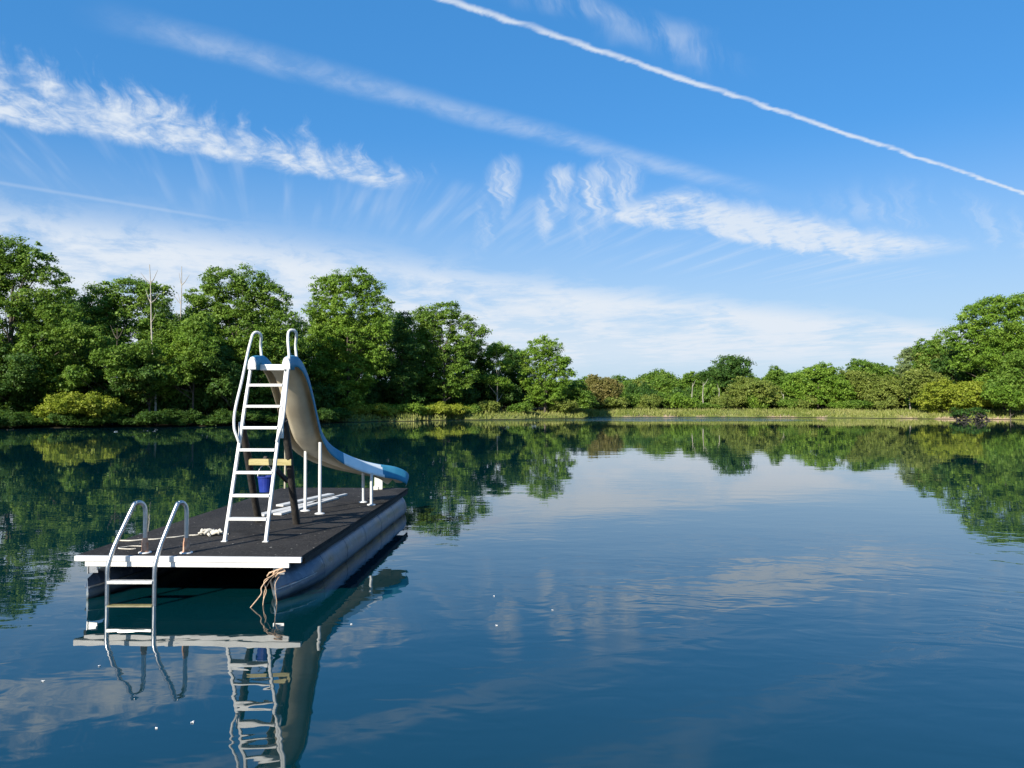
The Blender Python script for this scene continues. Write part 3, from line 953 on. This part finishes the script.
# ---- far shore
far_round = tree('far_tree', 'rust-tinged rounded tree at the left end of the far shore', 'tree', at(602, 121), hgt(378, 121), wid(44, 121), 'rust', 'round', leaf=.36, clump=.62, dens=1.1)
D = 134
far_big = tree('far_tree', 'dark dense tree rising highest in the middle of the far shore', 'tree', at(727, D), hgt(355, D), wid(58, D), 'dark', 'round', leaf=.42, clump=.95, dens=1.1)
far_olive = tree('far_tree', 'wide yellow-olive tree in front, right of the dark dense tree', 'tree', at(752, 124), hgt(382, 124), wid(56, 124), 'olive', 'round', leaf=.38, clump=.8, dens=1.15)
FAR = [
    (774, 131, 368, 34, 'mid', 'green tree with a round top behind the yellow-olive tree'),
    (818, 122, 364, 58, 'bright', 'bright green tree at the foot of the far bank, right of centre'),
    (846, 123, 370, 44, 'olive', 'olive tree with pale stems right of the bright far tree'),
    (876, 127, 364, 56, 'mid', 'darker green tree filling the dip of the far treeline'),
    (888, 119, 380, 50, 'olive', 'low olive tree in front of the dip in the far treeline'),
    (914, 119, 347, 40, 'pale', 'pale feathery tree standing above the far treeline'),
    (936, 113, 350, 44, 'olive', 'olive tree left of the large right-hand wood'),
    (640, 137, 383, 36, 'olive', 'low olive tree right of the rust-tinged tree'),
    (664, 136, 377, 40, 'mid', 'mid-green tree in the left part of the far treeline'),
    (690, 135, 374, 36, 'mid', 'green tree with pale trunks left of the dark dense tree'),
    (625, 142, 384, 40, 'mid', 'small dark green tree behind the rust-tinged tree'),
    (796, 132, 376, 36, 'mid', 'narrow green tree between the round-topped and bright far trees'),
    (940, 113, 334, 44, 'mid', 'tall green tree stepping up to the large right-hand wood'),
    (585, 128, 392, 30, 'mid', 'low tree seen just past the end of the left shore'),
]
for px, D, top, w_, lm, lab in FAR:
    tree('far_tree', lab, 'tree', at(px, D), hgt(top, D), wid(w_, D) * 1.15, lm, 'airy' if lm == 'pale' else ('tall' if w_ < 42 else 'round'), leaf=.38, clump=.75, dens=1.1, bark=M_palebark if lm in ('pale',) else None)
# the large wood at the right
D = 103
tree('great_tree', 'largest tree of the right shore, its crown rising at the right edge', 'tree', at(1005, D), hgt(298, D), 15, 'bright', leaf=.36, clump=.95, dens=1.0, nlimb=16,
     lobes=[(-.8, 0, 14.0, 2.9, 2.5, 1.6), (-4.0, 0, 12.6, 2.2, 2, 1.7), (2.6, 0, 14.2, 2.6, 2.2, 1.6), (5.5, 0, 13.8, 2.8, 2.4, 2.0), (-5.6, 0, 10.2, 2.3, 2.2, 1.8), (-1.5, -1, 10.5, 3.6, 3, 2.5), (3.2, -1, 10.4, 3.6, 3, 2.6), (-4.8, -.5, 7.2, 2.4, 2.2, 1.9), (-.2, -1.5, 6.8, 3.4, 3, 2.4), (4.5, -1.5, 6.6, 3.4, 3, 2.6), (0, -2, 3.4, 4.6, 2.6, 2.0)])
tree('shore_tree', 'deep green tree at the right edge below the largest crown', 'tree', at(1022, 97), hgt(350, 97), wid(70, 97), 'mid', 'round', leaf=.33, clump=.8, dens=1.1)
tree('shore_tree', 'dark hollow tree left of the largest right shore tree', 'tree', at(957, 108), hgt(343, 108), wid(46, 108), 'dark', 'round', leaf=.36, clump=.8, dens=1.0)
tree('shore_tree', 'yellow-green bushy tree on the bank behind the fallen shrub', 'tree', at(958, 101), hgt(376, 101), wid(74, 101), 'yellow', 'bush', leaf=.32, clump=.7, dens=1.3)
tree('shore_tree', 'light olive tree left of the yellow-green bushy tree', 'tree', at(925, 107), hgt(372, 107), wid(48, 107), 'olive', 'round', leaf=.33, clump=.7, dens=1.1)
tree('shore_tree', 'bright low tree on the bank at the right edge of the picture', 'tree', at(1010, 95), hgt(385, 95), wid(46, 95), 'bright', 'bush', leaf=.30, clump=.6, dens=1.2)
back_c = tree('far_wood_tree', 'rear tree closing the far treeline behind the front trees', 'tree', at(650, 150, 1.3), 6.6, 9, 'mid', 'round', leaf=.45, clump=1.0, dens=1.0, group='rear trees of the far wood')
for i in range(26):
    px = 560 + i * 19
    D = 150 + 6 * math.sin(i * 2.1)
    if px > 930:
        D = 124 + 5 * math.sin(i * 2.1)
    k = float(np.interp(px, [560, 640, 720, 800, 880, 930, 1000, 1060], [.72, .88, .95, .92, 1.02, 1.25, 1.75, 1.9]))
    dup_tree(back_c, 'rear tree closing the far treeline behind the front trees', at(px, D, 1.3), (1.0, k), i * 1.7, 'rear trees of the far wood')
low = tree('bank_shrub', 'low shrub along the foot of the far woods', 'shrub', at(610, 119, .95), 2.0, 5.5, 'olive', 'bush', leaf=.34, clump=.55, dens=1.2, nlimb=4, group='low shrubs along the foot of the far woods')
for i in range(15):
    px = 622 + i * 27 + random.uniform(-11, 11)
    D = float(np.interp(px, [600, 780, 900, 1024], [124, 121, 113, 103]))
    dup_tree(low, 'low shrub along the foot of the far woods', at(px, D, .95), (random.uniform(.45, 1.0), random.uniform(.5, 1.5)), i * 1.9, 'low shrubs along the foot of the far woods', ('mid', 'olive', 'bright')[i % 3])
for i, px in enumerate(range(600, 1060, 21)):
    D = float(np.interp(px, [600, 780, 900, 1060], [134, 131, 124, 112])) + 2 * math.sin(i * 2.3)
    dup_tree(low, 'low shrub along the foot of the far woods', at(px, D, .9), (1.0, 1.5 + .4 * (i % 3)), i * 1.3, 'low shrubs along the foot of the far woods', ('dark', 'mid')[i % 2])
for i, (px, D, top, lean, lab) in enumerate(((692, 124, 383, .01, 'pale bare trunk left of the dark dense far tree'), (703, 125, 382, 0, 'second pale trunk just left of the dark dense far tree'), (719, 123, 388, .0, 'pale trunk in front of the dark dense far tree'),
                                      (783, 121, 394, .02, 'short pale trunk right of the yellow-olive far tree'), (910, 110, 370, -.06, 'leaning pale trunk beneath the feathery far tree'))):
    snag(lab, px, D, top, lean, True, (7,), .11)

# dark shrub lying in the water at the right bank
b0 = spot(970, 91.5)
fs_ = thing('fallen_shrub', 'dark uprooted shrub half sunk in the water by the right bank', 'shrub', b0)
cl = [((random.uniform(-2.0, 2.0), random.uniform(-.6, .6), random.uniform(.5, 1.3)), .5) for i in range(22)]
V, F = leaf_quads(cl, 16, .26)
o = bpy.data.objects.new('crown', mesh_np('crown', V, F, LEAF['dark']))
col.objects.link(o)
o.parent = fs_
b = MB()
for i in range(60):
    a = b0 + Vector((random.uniform(-1.7, 1.7), random.uniform(-.6, .6), random.uniform(-.1, .7)))
    c = a + Vector((random.uniform(-.8, .8), random.uniform(-.4, .4), random.uniform(-.2, .6)))
    b.tube([a, a.lerp(c, .5) + Vector((0, 0, random.uniform(-.15, .15))), c], [.10, .08, .03], 5)
b.build('branches', M_timber, fs_)

# ------------------------------------------------------------------ the raft
YAW = R(2.2)
RO = Vector((-3.45, 8.13, 0))          # middle of the deck's front edge, at the water
RU = Vector((math.cos(YAW), -math.sin(YAW), 0))
RV = Vector((math.sin(YAW), math.cos(YAW), 0))
RM = Matrix((RU, RV, Vector((0, 0, 1)))).transposed()
DZ = .474


def L(u, v, w):
    return RO + RU * u + RV * v + Vector((0, 0, w))


HW, LEN = 1.215, 6.5
raft = thing('swim_raft', 'floating swim raft with dark matted deck, white front trim and two grey pontoons', 'raft', RO)


def deck_mesh():
    b = MB()
    b.box(L(0, LEN / 2, DZ - .022), (2 * HW, LEN, .044), RM, .006)
    return b.build('deck', M_deck, raft)


deck_mesh()
b = MB()
b.box(L(.012, -.022, DZ - .029), (2 * HW + .01, .042, .055), RM, .004)
b.build('fascia_board', M_fascia, raft)
b = MB()
b.box(L(0, -.012, DZ - .0855), (2.20, .036, .055), RM, .004)
b.build('fascia_board', M_fascia, raft)
b = MB()
for s in (-1, 1):
    b.box(L(s * (HW - .015), LEN / 2 + .05, DZ - .075), (.03, LEN - .2, .06), RM, .003)
b.build('side_rail', M_under, raft)
for k in range(6):
    b = MB()
    b.box(L(-.05, .45 + k * 1.12, DZ - .095), (1.55, .09, .10), RM, .004)
    b.build('crossbeam', M_under, raft)
for (cu, nm) in ((-1.10, 'l'), (.94, 'r')):
    b = MB()
    r, cz, n = .262, .125, 28
    rings = []

    def circ(v, rx, rz, zc, squash=0.0, uo=0.0):
        ring = []
        for k in range(n):
            a = 2 * math.pi * k / n
            ca, sa = math.cos(a), math.sin(a)
            x = rx * (abs(ca) ** (1 - .0 * squash)) * (1 if ca >= 0 else -1)
            # towards the nose the section becomes a wedge with a side crease
            x = (1 - squash) * x + squash * rx * (1 - abs(sa)) * (1 if ca >= 0 else -1)
            ring.append(L(cu + x + uo, v, zc + rz * sa))
        return ring
    nose = [(.02, .012, .165, .055, 1.0), (.10, .06, .185, .065, .9), (.25, .125, .205, .08, .75), (.45, .19, .228, .10, .5), (.70, .238, .25, .115, .22), (.95, r, r, cz, 0.0)]
    for v, rx, rz, zc, sq in nose:
        rings.append(circ(v, rx, rz, zc, sq))
    v = .95
    while v < LEN - .12:
        v2 = v + 1.06
        if v2 > LEN - .12:
            v2 = LEN - .10
        for q in np.linspace(v, v2, 5)[1:]:
            rings.append(circ(q, r, r, cz))
        v = v2
    p = b.loft(rings).build('pontoon', M_pontoon, raft)
    for q in np.arange(.97, LEN, 1.06):
        w = MB()
        w.loft([circ(q - .014, r + .001, r + .001, cz), circ(q - .008, r + .004, r + .004, cz), circ(q + .008, r + .004, r + .004, cz), circ(q + .014, r + .001, r + .001, cz)], caps=False)
        w.build('weld_band', M_pontoon, p)
    w = MB()
    for s in (-1, 1):
        pts = []
        for (vv, rx, rz, zc, sq) in nose[:5]:
            pts.append(L(cu + s * (rx + .004), vv, zc + .02 + .05 * (1 - vv)))
        w.tube(pts, [.011, .011, .010, .008, .004], 6)
    w.build('seam', M_strap, p)
    w = MB()
    w.box(L(cu + .02, .10, DZ - .16), (.10, .012, .10), RM, .002)
    w.box(L(cu - .04, .10, DZ - .16), (.014, .03, .12), RM, .002)
    w.build('bracket', M_strap, raft)

# ------------------------------------------------------------------ boarding ladder
lad = thing('boarding_ladder', 'stainless boarding ladder with curved handrails at the front edge of the raft', 'ladder', L(-.62, 0, DZ))
tube_d = []
for k, (pb, pt) in enumerate(((spot(146.9, 8.29), spot(110, 7.93)), (spot(188, 8.28), spot(156.8, 7.93)))):
    base = Vector((pb.x, pb.y, DZ))
    low_ = Vector((pt.x, pt.y, 0))
    d = (low_ - base)
    d.z = 0
    up1, top = base + Vector((0, 0, .42)), base + Vector((0, 0, .57))
    P = [base, base + Vector((0, 0, .2)), base + Vector((0, 0, .38))]
    # half-round bend at the top, then the long slope down and out
    for a in (20, 50, 80, 110, 130):
        ca, sa = math.cos(R(a)), math.sin(R(a))
        P.append(base + d * (.20 * (1 - ca)) + Vector((0, 0, .44 + .115 * sa)))
    P += [base + d * .62 + Vector((0, 0, .30)), base + d * .84 + Vector((0, 0, .12)), base + d * .97 + Vector((0, 0, -.03)), base + d + Vector((0, 0, -.11)), low_ + Vector((0, 0, .2)), low_ + Vector((0, 0, -.5))]
    P = catmull(P, 5)
    b = MB()
    b.tube(P, .0235, 12)
    b.build('handrail', M_tube, lad)
    b = MB()
    b.tube([base + Vector((0, 0, .002)), base + Vector((0, 0, .012)), base + Vector((0, 0, .014))], [.068, .066, .04], 16)
    b.build('base_flange', M_white, lad)
    b = MB()
    b.tube([base + Vector((0, 0, .012)), base + Vector((0, 0, .03)), base + Vector((0, 0, .125)), base + Vector((0, 0, .13)), base + Vector((0, 0, .165))], [.046, .036, .034, .030, .027], 14)
    b.build('socket', M_rust, lad)
    tube_d.append(low_)
for zz, mt in ((.245, M_alum), (-.007, M_wettread), (-.24, M_wettread)):
    b = MB()
    a_, c_ = tube_d[0] + Vector((.01, 0, zz)), tube_d[1] + Vector((-.01, 0, zz))
    b.beam(a_, c_, .075, .032, bev=.008)
    b.build('tread', mt, lad)

# ------------------------------------------------------------------ water slide
foot_l, foot_r = spot(226, 8.97), spot(267, 8.95)
foot_l.z = foot_r.z = DZ
lean = Vector((.05, .60, 2.085))
slide = thing('water_slide', 'blue curved water slide with white ladder standing on the raft', 'slide', (foot_l + foot_r) / 2)
for f, le in ((foot_l, lean + Vector((.035, 0, 0))), (foot_r, lean)):
    b = MB()
    b.beam(f, f + le, .036, .046, up=(0, -1, .3), bev=.012)
    b.build('ladder_rail', M_white, slide)
    b = MB()
    b.box(f + Vector((.0, -.005, .005)), (.062, .062, .010), None, .003)
    b.build('foot_plate', M_white, slide)
for s in (.122, .25, .378, .506, .634, .76, .886):
    b = MB()
    b.beam(foot_l + (lean + Vector((.035, 0, 0))) * s + Vector((.012, 0, 0)), foot_r + lean * s + Vector((-.012, 0, 0)), .080, .034, bev=.009)
    b.build('rung', M_white, slide)
# handrails: from the rail, bowed forward and outward, over the top and down on to the flume's edge
LEAN0 = lean.copy()
for sgn, f in ((-1, foot_l), (1, foot_r)):
    lean = LEAN0 + Vector((.035 if sgn < 0 else 0, 0, 0))
    def rp(s, out, fwd, z=0.0):
        return f + lean * s + Vector((sgn * out, -fwd, z))
    top = f + lean
    if sgn < 0:
        P = [rp(.555, .0, .035), rp(.585, .022, .062), rp(.64, .062, .090), rp(.74, .080, .096), rp(.92, .060, .070), top + Vector((-.040, -.01, .16)), top + Vector((-.018, .035, .32))]
        apex = top + Vector((.03, .12, .445))
    else:
        P = [rp(.555, .0, .035), rp(.60, .025, .070), rp(.66, .055, .085), rp(.76, .06, .085), rp(.90, .05, .075), rp(1.0, .045, .05, .10), top + Vector((.0, .05, .32))]
        apex = top + Vector((.022, .16, .475))
    end = top + Vector((sgn * .03 + ((.055 if sgn < 0 else .0)), .33, .135))
    P += [apex + Vector((-.035, -.04, -.03)), apex, apex + Vector((.035, .06, -.035)), end + Vector((-.01, -.01, .15)), end]
    b = MB()
    b.tube(catmull(P, 6), .0175, 10)
    b.build('handrail', M_white, slide)
    b = MB()
    b.box(f + lean * .62 + Vector((sgn * .025, .035, 0)), (.03, .05, .20), None, .004)
    b.build('bracket', M_white, slide)

# the flume: a trough swept along a curve that turns off the raft's right side
rim_r = [(-2.78, 9.62, 2.700), (-2.77, 9.72, 2.708), (-2.755, 9.85, 2.695), (-2.745, 10.08, 2.61), (-2.745, 10.32, 2.45), (-2.76, 10.62, 2.205), (-2.785, 10.95, 1.935), (-2.79, 11.26, 1.68), (-2.735, 11.52, 1.485), (-2.60, 11.80, 1.335),
         (-2.38, 12.10, 1.195), (-2.14, 12.36, 1.105), (-1.90, 12.60, 1.045), (-1.74, 12.76, .97), (-1.66, 12.85, .875)]
SUB = 14
path = catmull(rim_r, SUB)
NP = len(path)
PROF = [(0, .0), (.10, .002), (.155, .02), (.180, .065), (.192, .115), (.205, .150), (.23, .163), (.258, .155), (.276, .125), (.284, .06), (.286, .035),
        (.278, .035), (.275, .06), (.266, .12), (.250, .143), (.23, .150), (.212, .138), (.202, .105), (.192, .058), (.165, .006), (.10, -.014), (0, -.016)]
PROF = [(a * .90, c) for a, c in PROF]
NTOP = 11
hang = []
rings = []
tans = []
for i in range(NP):
    t_ = (path[min(i + 7, NP - 1)] - path[max(i - 7, 0)])
    h_ = Vector((t_.x, t_.y, 0)).normalized()
    tans.append((t_.normalized(), h_))
for i in range(NP):
    t_, h_ = tans[i]
    lat = Vector((h_.y, -h_.x, 0))
    nrm = lat.cross(t_).normalized()
    if i < SUB:
        nrm = Vector((0, 0, 1))
    q = i / SUB
    # walls are cut back at the entry and run out low at the exit
    hs = 1.0 if q < 11.5 else 1.0 - .25 * min(1, (q - 11.5) / 2.4) ** 1.3
    dq = max(0, min(1, (q - 6.5) / 2.5)) * .06 + .03 + max(0, min(1, (q - 10.6) / 2.0)) * .045
    ws = 1.0
    if q > 12.3:
        k = (q - 12.3) / 1.7
        ws = 1.0 - .30 * max(0, min(1, k)) ** 3
    ctr = path[i] - lat * .25 - nrm * .16
    full = [(-a, c) for a, c in PROF[1:NTOP]][::-1]
    topc = full + PROF[:NTOP]                                   # left flange ... right flange (top side)
    und = PROF[NTOP:] + [(-a, c) for a, c in PROF[NTOP:-1]][::-1]
    ring = []
    for a, c in topc + und:
        fl = math.copysign(max(0, min(1, (q - 6.5) / 2.5)) * .095 * (1 - c / .13), a) if (abs(a) > .225 and c < .13) else 0.0
        ring.append(ctr + lat * ((a + fl) * ws) + nrm * ((c * hs if c > 0 else c) - (dq * (1 - c / .13) if (abs(a) > .225 and c < .13) else 0)))
    rings.append(ring)
    hang.append((ctr, lat, nrm))
n = len(rings[0])
ntop = 2 * NTOP - 1
b = MB()
vs = [p for rg in rings for p in rg]
fsets = {0: [], 1: [], 2: []}
for i in range(NP - 1):
    for k in range(n):
        f4 = [i * n + k, (i + 1) * n + k, (i + 1) * n + (k + 1) % n, i * n + (k + 1) % n]
        if k < ntop - 1:
            mi = 0
            # white gelcoat with sunlight painted in, outside the right flange near the end
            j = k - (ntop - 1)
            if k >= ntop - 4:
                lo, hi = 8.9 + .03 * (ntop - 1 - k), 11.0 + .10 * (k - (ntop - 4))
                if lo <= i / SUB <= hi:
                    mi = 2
        else:
            mi = 1 if k != ntop - 1 else 0
        fsets[mi].append(f4)
b.add(vs, fsets[0], 0, True)
base_i = 0
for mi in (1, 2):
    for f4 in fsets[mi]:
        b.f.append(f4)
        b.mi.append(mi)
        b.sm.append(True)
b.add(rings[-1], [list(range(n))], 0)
flume = b.build('flume', [M_blue, M_fibre, M_sunpatch], slide)
# white entry caps at the front of both side walls and the white top step between them
ctr, lat, nrm = hang[0]
o1 = [(.163, -.02), (.168, .10), (.182, .148), (.207, .166), (.236, .158), (.253, .126), (.262, .06), (.264, -.02)]
for s in (-1, 1):
    def cheek(y0, hsc):
        rg = [ctr + Vector((s * a, y0, c * hsc if c > 0 else c)) for a, c in o1]
        return rg[::-1] if s < 0 else rg
    b = MB()
    b.loft([cheek(-.19, .66), cheek(-.178, .78), cheek(-.160, .84)])
    b.build('entry_cap', M_white, flume)
    b = MB()
    b.loft([cheek(-.160, .83), cheek(-.13, .90), cheek(-.06, .97), cheek(.02, 1.0)])
    b.build('entry_cheek', M_blue, flume)
b = MB()
b.box(ctr + Vector((0, .0, .012)), (.325, .06, .075), None, .01)
b.build('top_step', M_white, slide)


def under(q, side):
    i = int(q * SUB)
    ctr, lat, nrm = hang[i]
    return ctr + lat * side - nrm * .012


legs = ((304.5, 11.50, 306.0, -.20), (319.5, 11.20, 320.5, .22))
for (pxt, Df, pxf, side) in legs:
    foot = spot(pxf, Df)
    foot.z = DZ
    best = min((under(i / SUB, side) for i in range(NP)), key=lambda p: (p.x - foot.x) ** 2 + (p.y - foot.y) ** 2)
    b = MB()
    b.tube([foot, Vector((foot.x, foot.y, best.z + .01))], .024, 12)
    leg = b.build('support_leg', M_white, slide)
    b = MB()
    b.tube([foot + Vector((0, 0, .001)), foot + Vector((0, 0, .01)), foot + Vector((0, 0, .02))], [.075, .07, .03], 14)
    b.build('foot_flange', M_white, leg)
for (Df, pxf, side) in ((12.50, 363.6, -.13), (12.17, 371.9, .16)):
    foot = spot(pxf, Df)
    foot.z = DZ
    best = min((under(i / SUB, side) for i in range(NP)), key=lambda p: (p.x - foot.x) ** 2 + (p.y - foot.y) ** 2)
    b = MB()
    b.tube([foot, Vector((foot.x, foot.y, best.z + .01))], .024, 12)
    leg = b.build('support_leg', M_white, slide)
    b = MB()
    b.tube([foot + Vector((0, 0, .001)), foot + Vector((0, 0, .01)), foot + Vector((0, 0, .02))], [.072, .067, .03], 14)
    b.build('foot_flange', M_white, leg)
# dark timber props and their yellow cross brace
props = []
for (pt, pf) in ((spot(242, 9.42, 424), spot(260, 10.45)), (spot(284.5, 9.42, 420), spot(297.6, 10.25))):
    pf.z = DZ + .005
    d = pf - pt
    b = MB()
    b.tube([pt, pt + d * .3 + Vector((.006, 0, 0)), pt + d * .65 + Vector((-.005, 0, 0)), pf], [.044, .047, .046, .05], 12)
    b.build('timber_prop', M_timber, slide)
    props.append((pt, pf))
za = 1.345
pa = props[0][0].lerp(props[0][1], (props[0][0].z - za) / (props[0][0].z - DZ))
pb = props[1][0].lerp(props[1][1], (props[1][0].z - za) / (props[1][0].z - DZ))
b = MB()
b.beam(pa + Vector((.03, -.055, 0)), pb + Vector((.045, -.055, 0)), .034, .080, bev=.004)
b.build('cross_brace', M_lumber, slide)
b = MB()
b.beam(pa.lerp(pb, .40) + Vector((0, .0, .05)), pa.lerp(pb, .62) + Vector((.05, .45, -.30)), .05, .05)
b.build('brace_shadow_bar', M_timber, slide)  # dark bar added in place of a diagonal shadow on the brace

# ------------------------------------------------------------------ things on the raft
# bucket hanging from the brace
bc = pa.lerp(pb, .40) + Vector((0, .03, 0))
bx, by = bc.x, bc.y
bz = 0.955
buck = thing('bucket', 'blue plastic bucket hanging from the brace behind the slide ladder', 'bucket', (bx, by, bz))
b = MB()
def ring_(r, z, n=18):
    return [Vector((bx + r * math.cos(2 * math.pi * k / n), by + r * math.sin(2 * math.pi * k / n), bz + z)) for k in range(n)]
b.loft([ring_(.068, 0), ring_(.072, .004), ring_(.092, .185), ring_(.100, .188), ring_(.100, .205), ring_(.090, .205), ring_(.070, .012)], smooth=False)
b.build('body', M_bucket, buck)
b = MB()
b.tube([(bx + .098 * math.cos(a), by, bz + .195 + .155 * math.sin(a)) for a in np.linspace(0, math.pi, 13)], .006, 6)
b.build('handle', M_white, buck)

# loose white planks lying behind the slide ladder
planks = [((-3.62, 10.95), (-3.15, 12.55), .15, 0.0, 'wide white plank lying lowest in the pile behind the slide ladder'),
          ((-3.40, 11.05), (-3.00, 12.95), .13, .0, 'white plank on deck nearest the right slide leg'),
          ((-3.58, 11.75), (-3.12, 13.15), .13, .03, 'white plank lying on top of the pile by the slide legs'),
          ((-3.22, 12.35), (-2.93, 13.45), .06, .0, 'thin white batten poking out from the far end of the plank pile')]
for i, (a, c, w_, dz, lab) in enumerate(planks):
    b = MB()
    z0 = DZ + .016 + dz
    b.beam((a[0], a[1], z0), (c[0], c[1], z0 + (.008 if dz else .0)), w_, .028, bev=.003)
    o = b.build('plank', M_plank)
    tag(o, lab, 'plank', 'loose white planks')

# frayed rope with a knotted end
b = MB()
rp = [spot(118, 8.95), spot(140, 9.0), spot(165, 9.12), spot(185, 9.28), spot(202, 9.38)]
rp = catmull([Vector((p.x, p.y, DZ + .010)) for p in rp], 8)
rp = [p + Vector((0, .015 * math.sin(i * .8), 0)) for i, p in enumerate(rp)]
b.tube(rp, .009, 6)
e = rp[-1]
for k in range(16):
    o_ = Vector((random.uniform(0, .26), random.uniform(-.06, .06), random.uniform(.012, .045)))
    d_ = Vector((random.uniform(-.08, .08), random.uniform(-.08, .08), random.uniform(-.01, .02)))
    b.tube([e + o_ - d_, e + o_ + Vector((0, 0, .015)), e + o_ + d_], [.014, .022, .012], 6)
b.tube([e, e + Vector((.1, .02, .02)), e + Vector((.2, 0, .015)), e + Vector((.33, .03, .0))], .010, 6)
tag(b.build('deck_rope', M_whiterope), 'weathered white rope ending in a frayed knot on the raft deck', 'rope')
b = MB()
cc = Vector((spot(132, 8.5).x, 8.55, DZ + .009))
b.tube([cc + Vector((.13 * math.cos(a) + .02 * math.sin(3 * a), .09 * math.sin(a), 0)) for a in np.linspace(0, 5.4, 26)], .006, 6)
tag(b.build('rope_loop', M_whiterope), 'thin rope loop lying on the deck between the boarding ladder handrails', 'rope')

# mooring rope tied at the right pontoon
b = MB()
k0 = L(1.02, -.06, DZ - .13)
wpts = [
    [k0, k0 + Vector((-.10, -.05, -.07)), k0 + Vector((-.17, -.08, -.16)), Vector((k0.x - .17, k0.y - .09, .12)), Vector((k0.x - .23, k0.y - .15, .03)), Vector((k0.x - .30, k0.y - .20, -.06))],
    [k0, k0 + Vector((-.08, -.03, -.08)), k0 + Vector((-.15, -.03, -.20)), Vector((k0.x - .165, k0.y - .03, .03)), Vector((k0.x - .17, k0.y - .04, -.10))],
    [k0 + Vector((.02, 0, .02)), k0 + Vector((-.06, -.06, -.04)), k0 + Vector((-.15, -.06, -.10)), Vector((k0.x - .13, k0.y - .05, .14)), Vector((k0.x - .15, k0.y - .07, .06)), Vector((k0.x - .16, k0.y - .08, -.05))],
    [k0 + Vector((0, 0, -.05)), k0 + Vector((-.045, -.035, -.15)), Vector((k0.x - .02, k0.y - .05, .02)), Vector((k0.x - .03, k0.y - .06, -.1))]]
for i, w_ in enumerate(wpts):
    b.tube(catmull(w_, 6), (.0065 if i == 0 else .005) if i < 3 else .0035, 7)
for k in range(5):
    a = k0 + Vector((random.uniform(-.07, .09), random.uniform(-.03, .03), random.uniform(-.03, .03)))
    b.tube([a, a + Vector((-.07, -.03, -.02)), a + Vector((-.10, .0, -.06))], .009, 7)
tag(b.build('mooring_rope', M_rope), 'frayed tan mooring rope tied at the right pontoon tip and trailing in the water', 'rope')

# post stub at the far right of the deck and a thin stick at the rear edge
pb_ = spot(379, 14.3)
b = MB()
b.box((pb_.x, pb_.y, DZ + .17), (.15, .13, .33), Matrix.Rotation(.15, 3, 'Z'), .02)
b.box((pb_.x - .045, pb_.y - .03, DZ + .035), (.09, .12, .065), Matrix.Rotation(.15, 3, 'Z'), .012)
tag(b.build('post_stub', M_block), 'short weathered white post on the rear deck under the slide end', 'post')
ps = spot(285.6, 14.5)
b = MB()
b.tube([(ps.x, ps.y, DZ), (ps.x + .005, ps.y, DZ + .5), (ps.x - .005, ps.y, DZ + 1.05)], [.020, .018, .015], 7)
tag(b.build('thin_stick', M_stick), 'thin upright stick at the rear deck edge, behind the timber prop', 'stick')

# seed fluff drifting on the water
for i, (px, py) in enumerate(((494, 595), (552, 609), (497, 624), (47, 679), (196, 719), (160, 725), (103, 664), (352, 623),)):
    D = CAM_H * 760 / (py - 403.0)
    p = spot(px, D)
    b = MB()
    for k in range(5):
        a = Vector((p.x, p.y, .003)) + Vector((random.uniform(-.008, .008), random.uniform(-.008, .008), 0))
        d_ = Vector((random.uniform(-.008, .008), random.uniform(-.008, .008), .003))
        b.tube([a - d_ * .8, a + Vector((0, 0, .003)), a + d_], [.001, .003, .001], 5)
    tag(b.build('seed_fluff', M_fluff), 'tiny white tuft of seed fluff floating on the open water', 'fluff', 'seed fluff on the water')

print('leaf faces', CROWN_N[0])
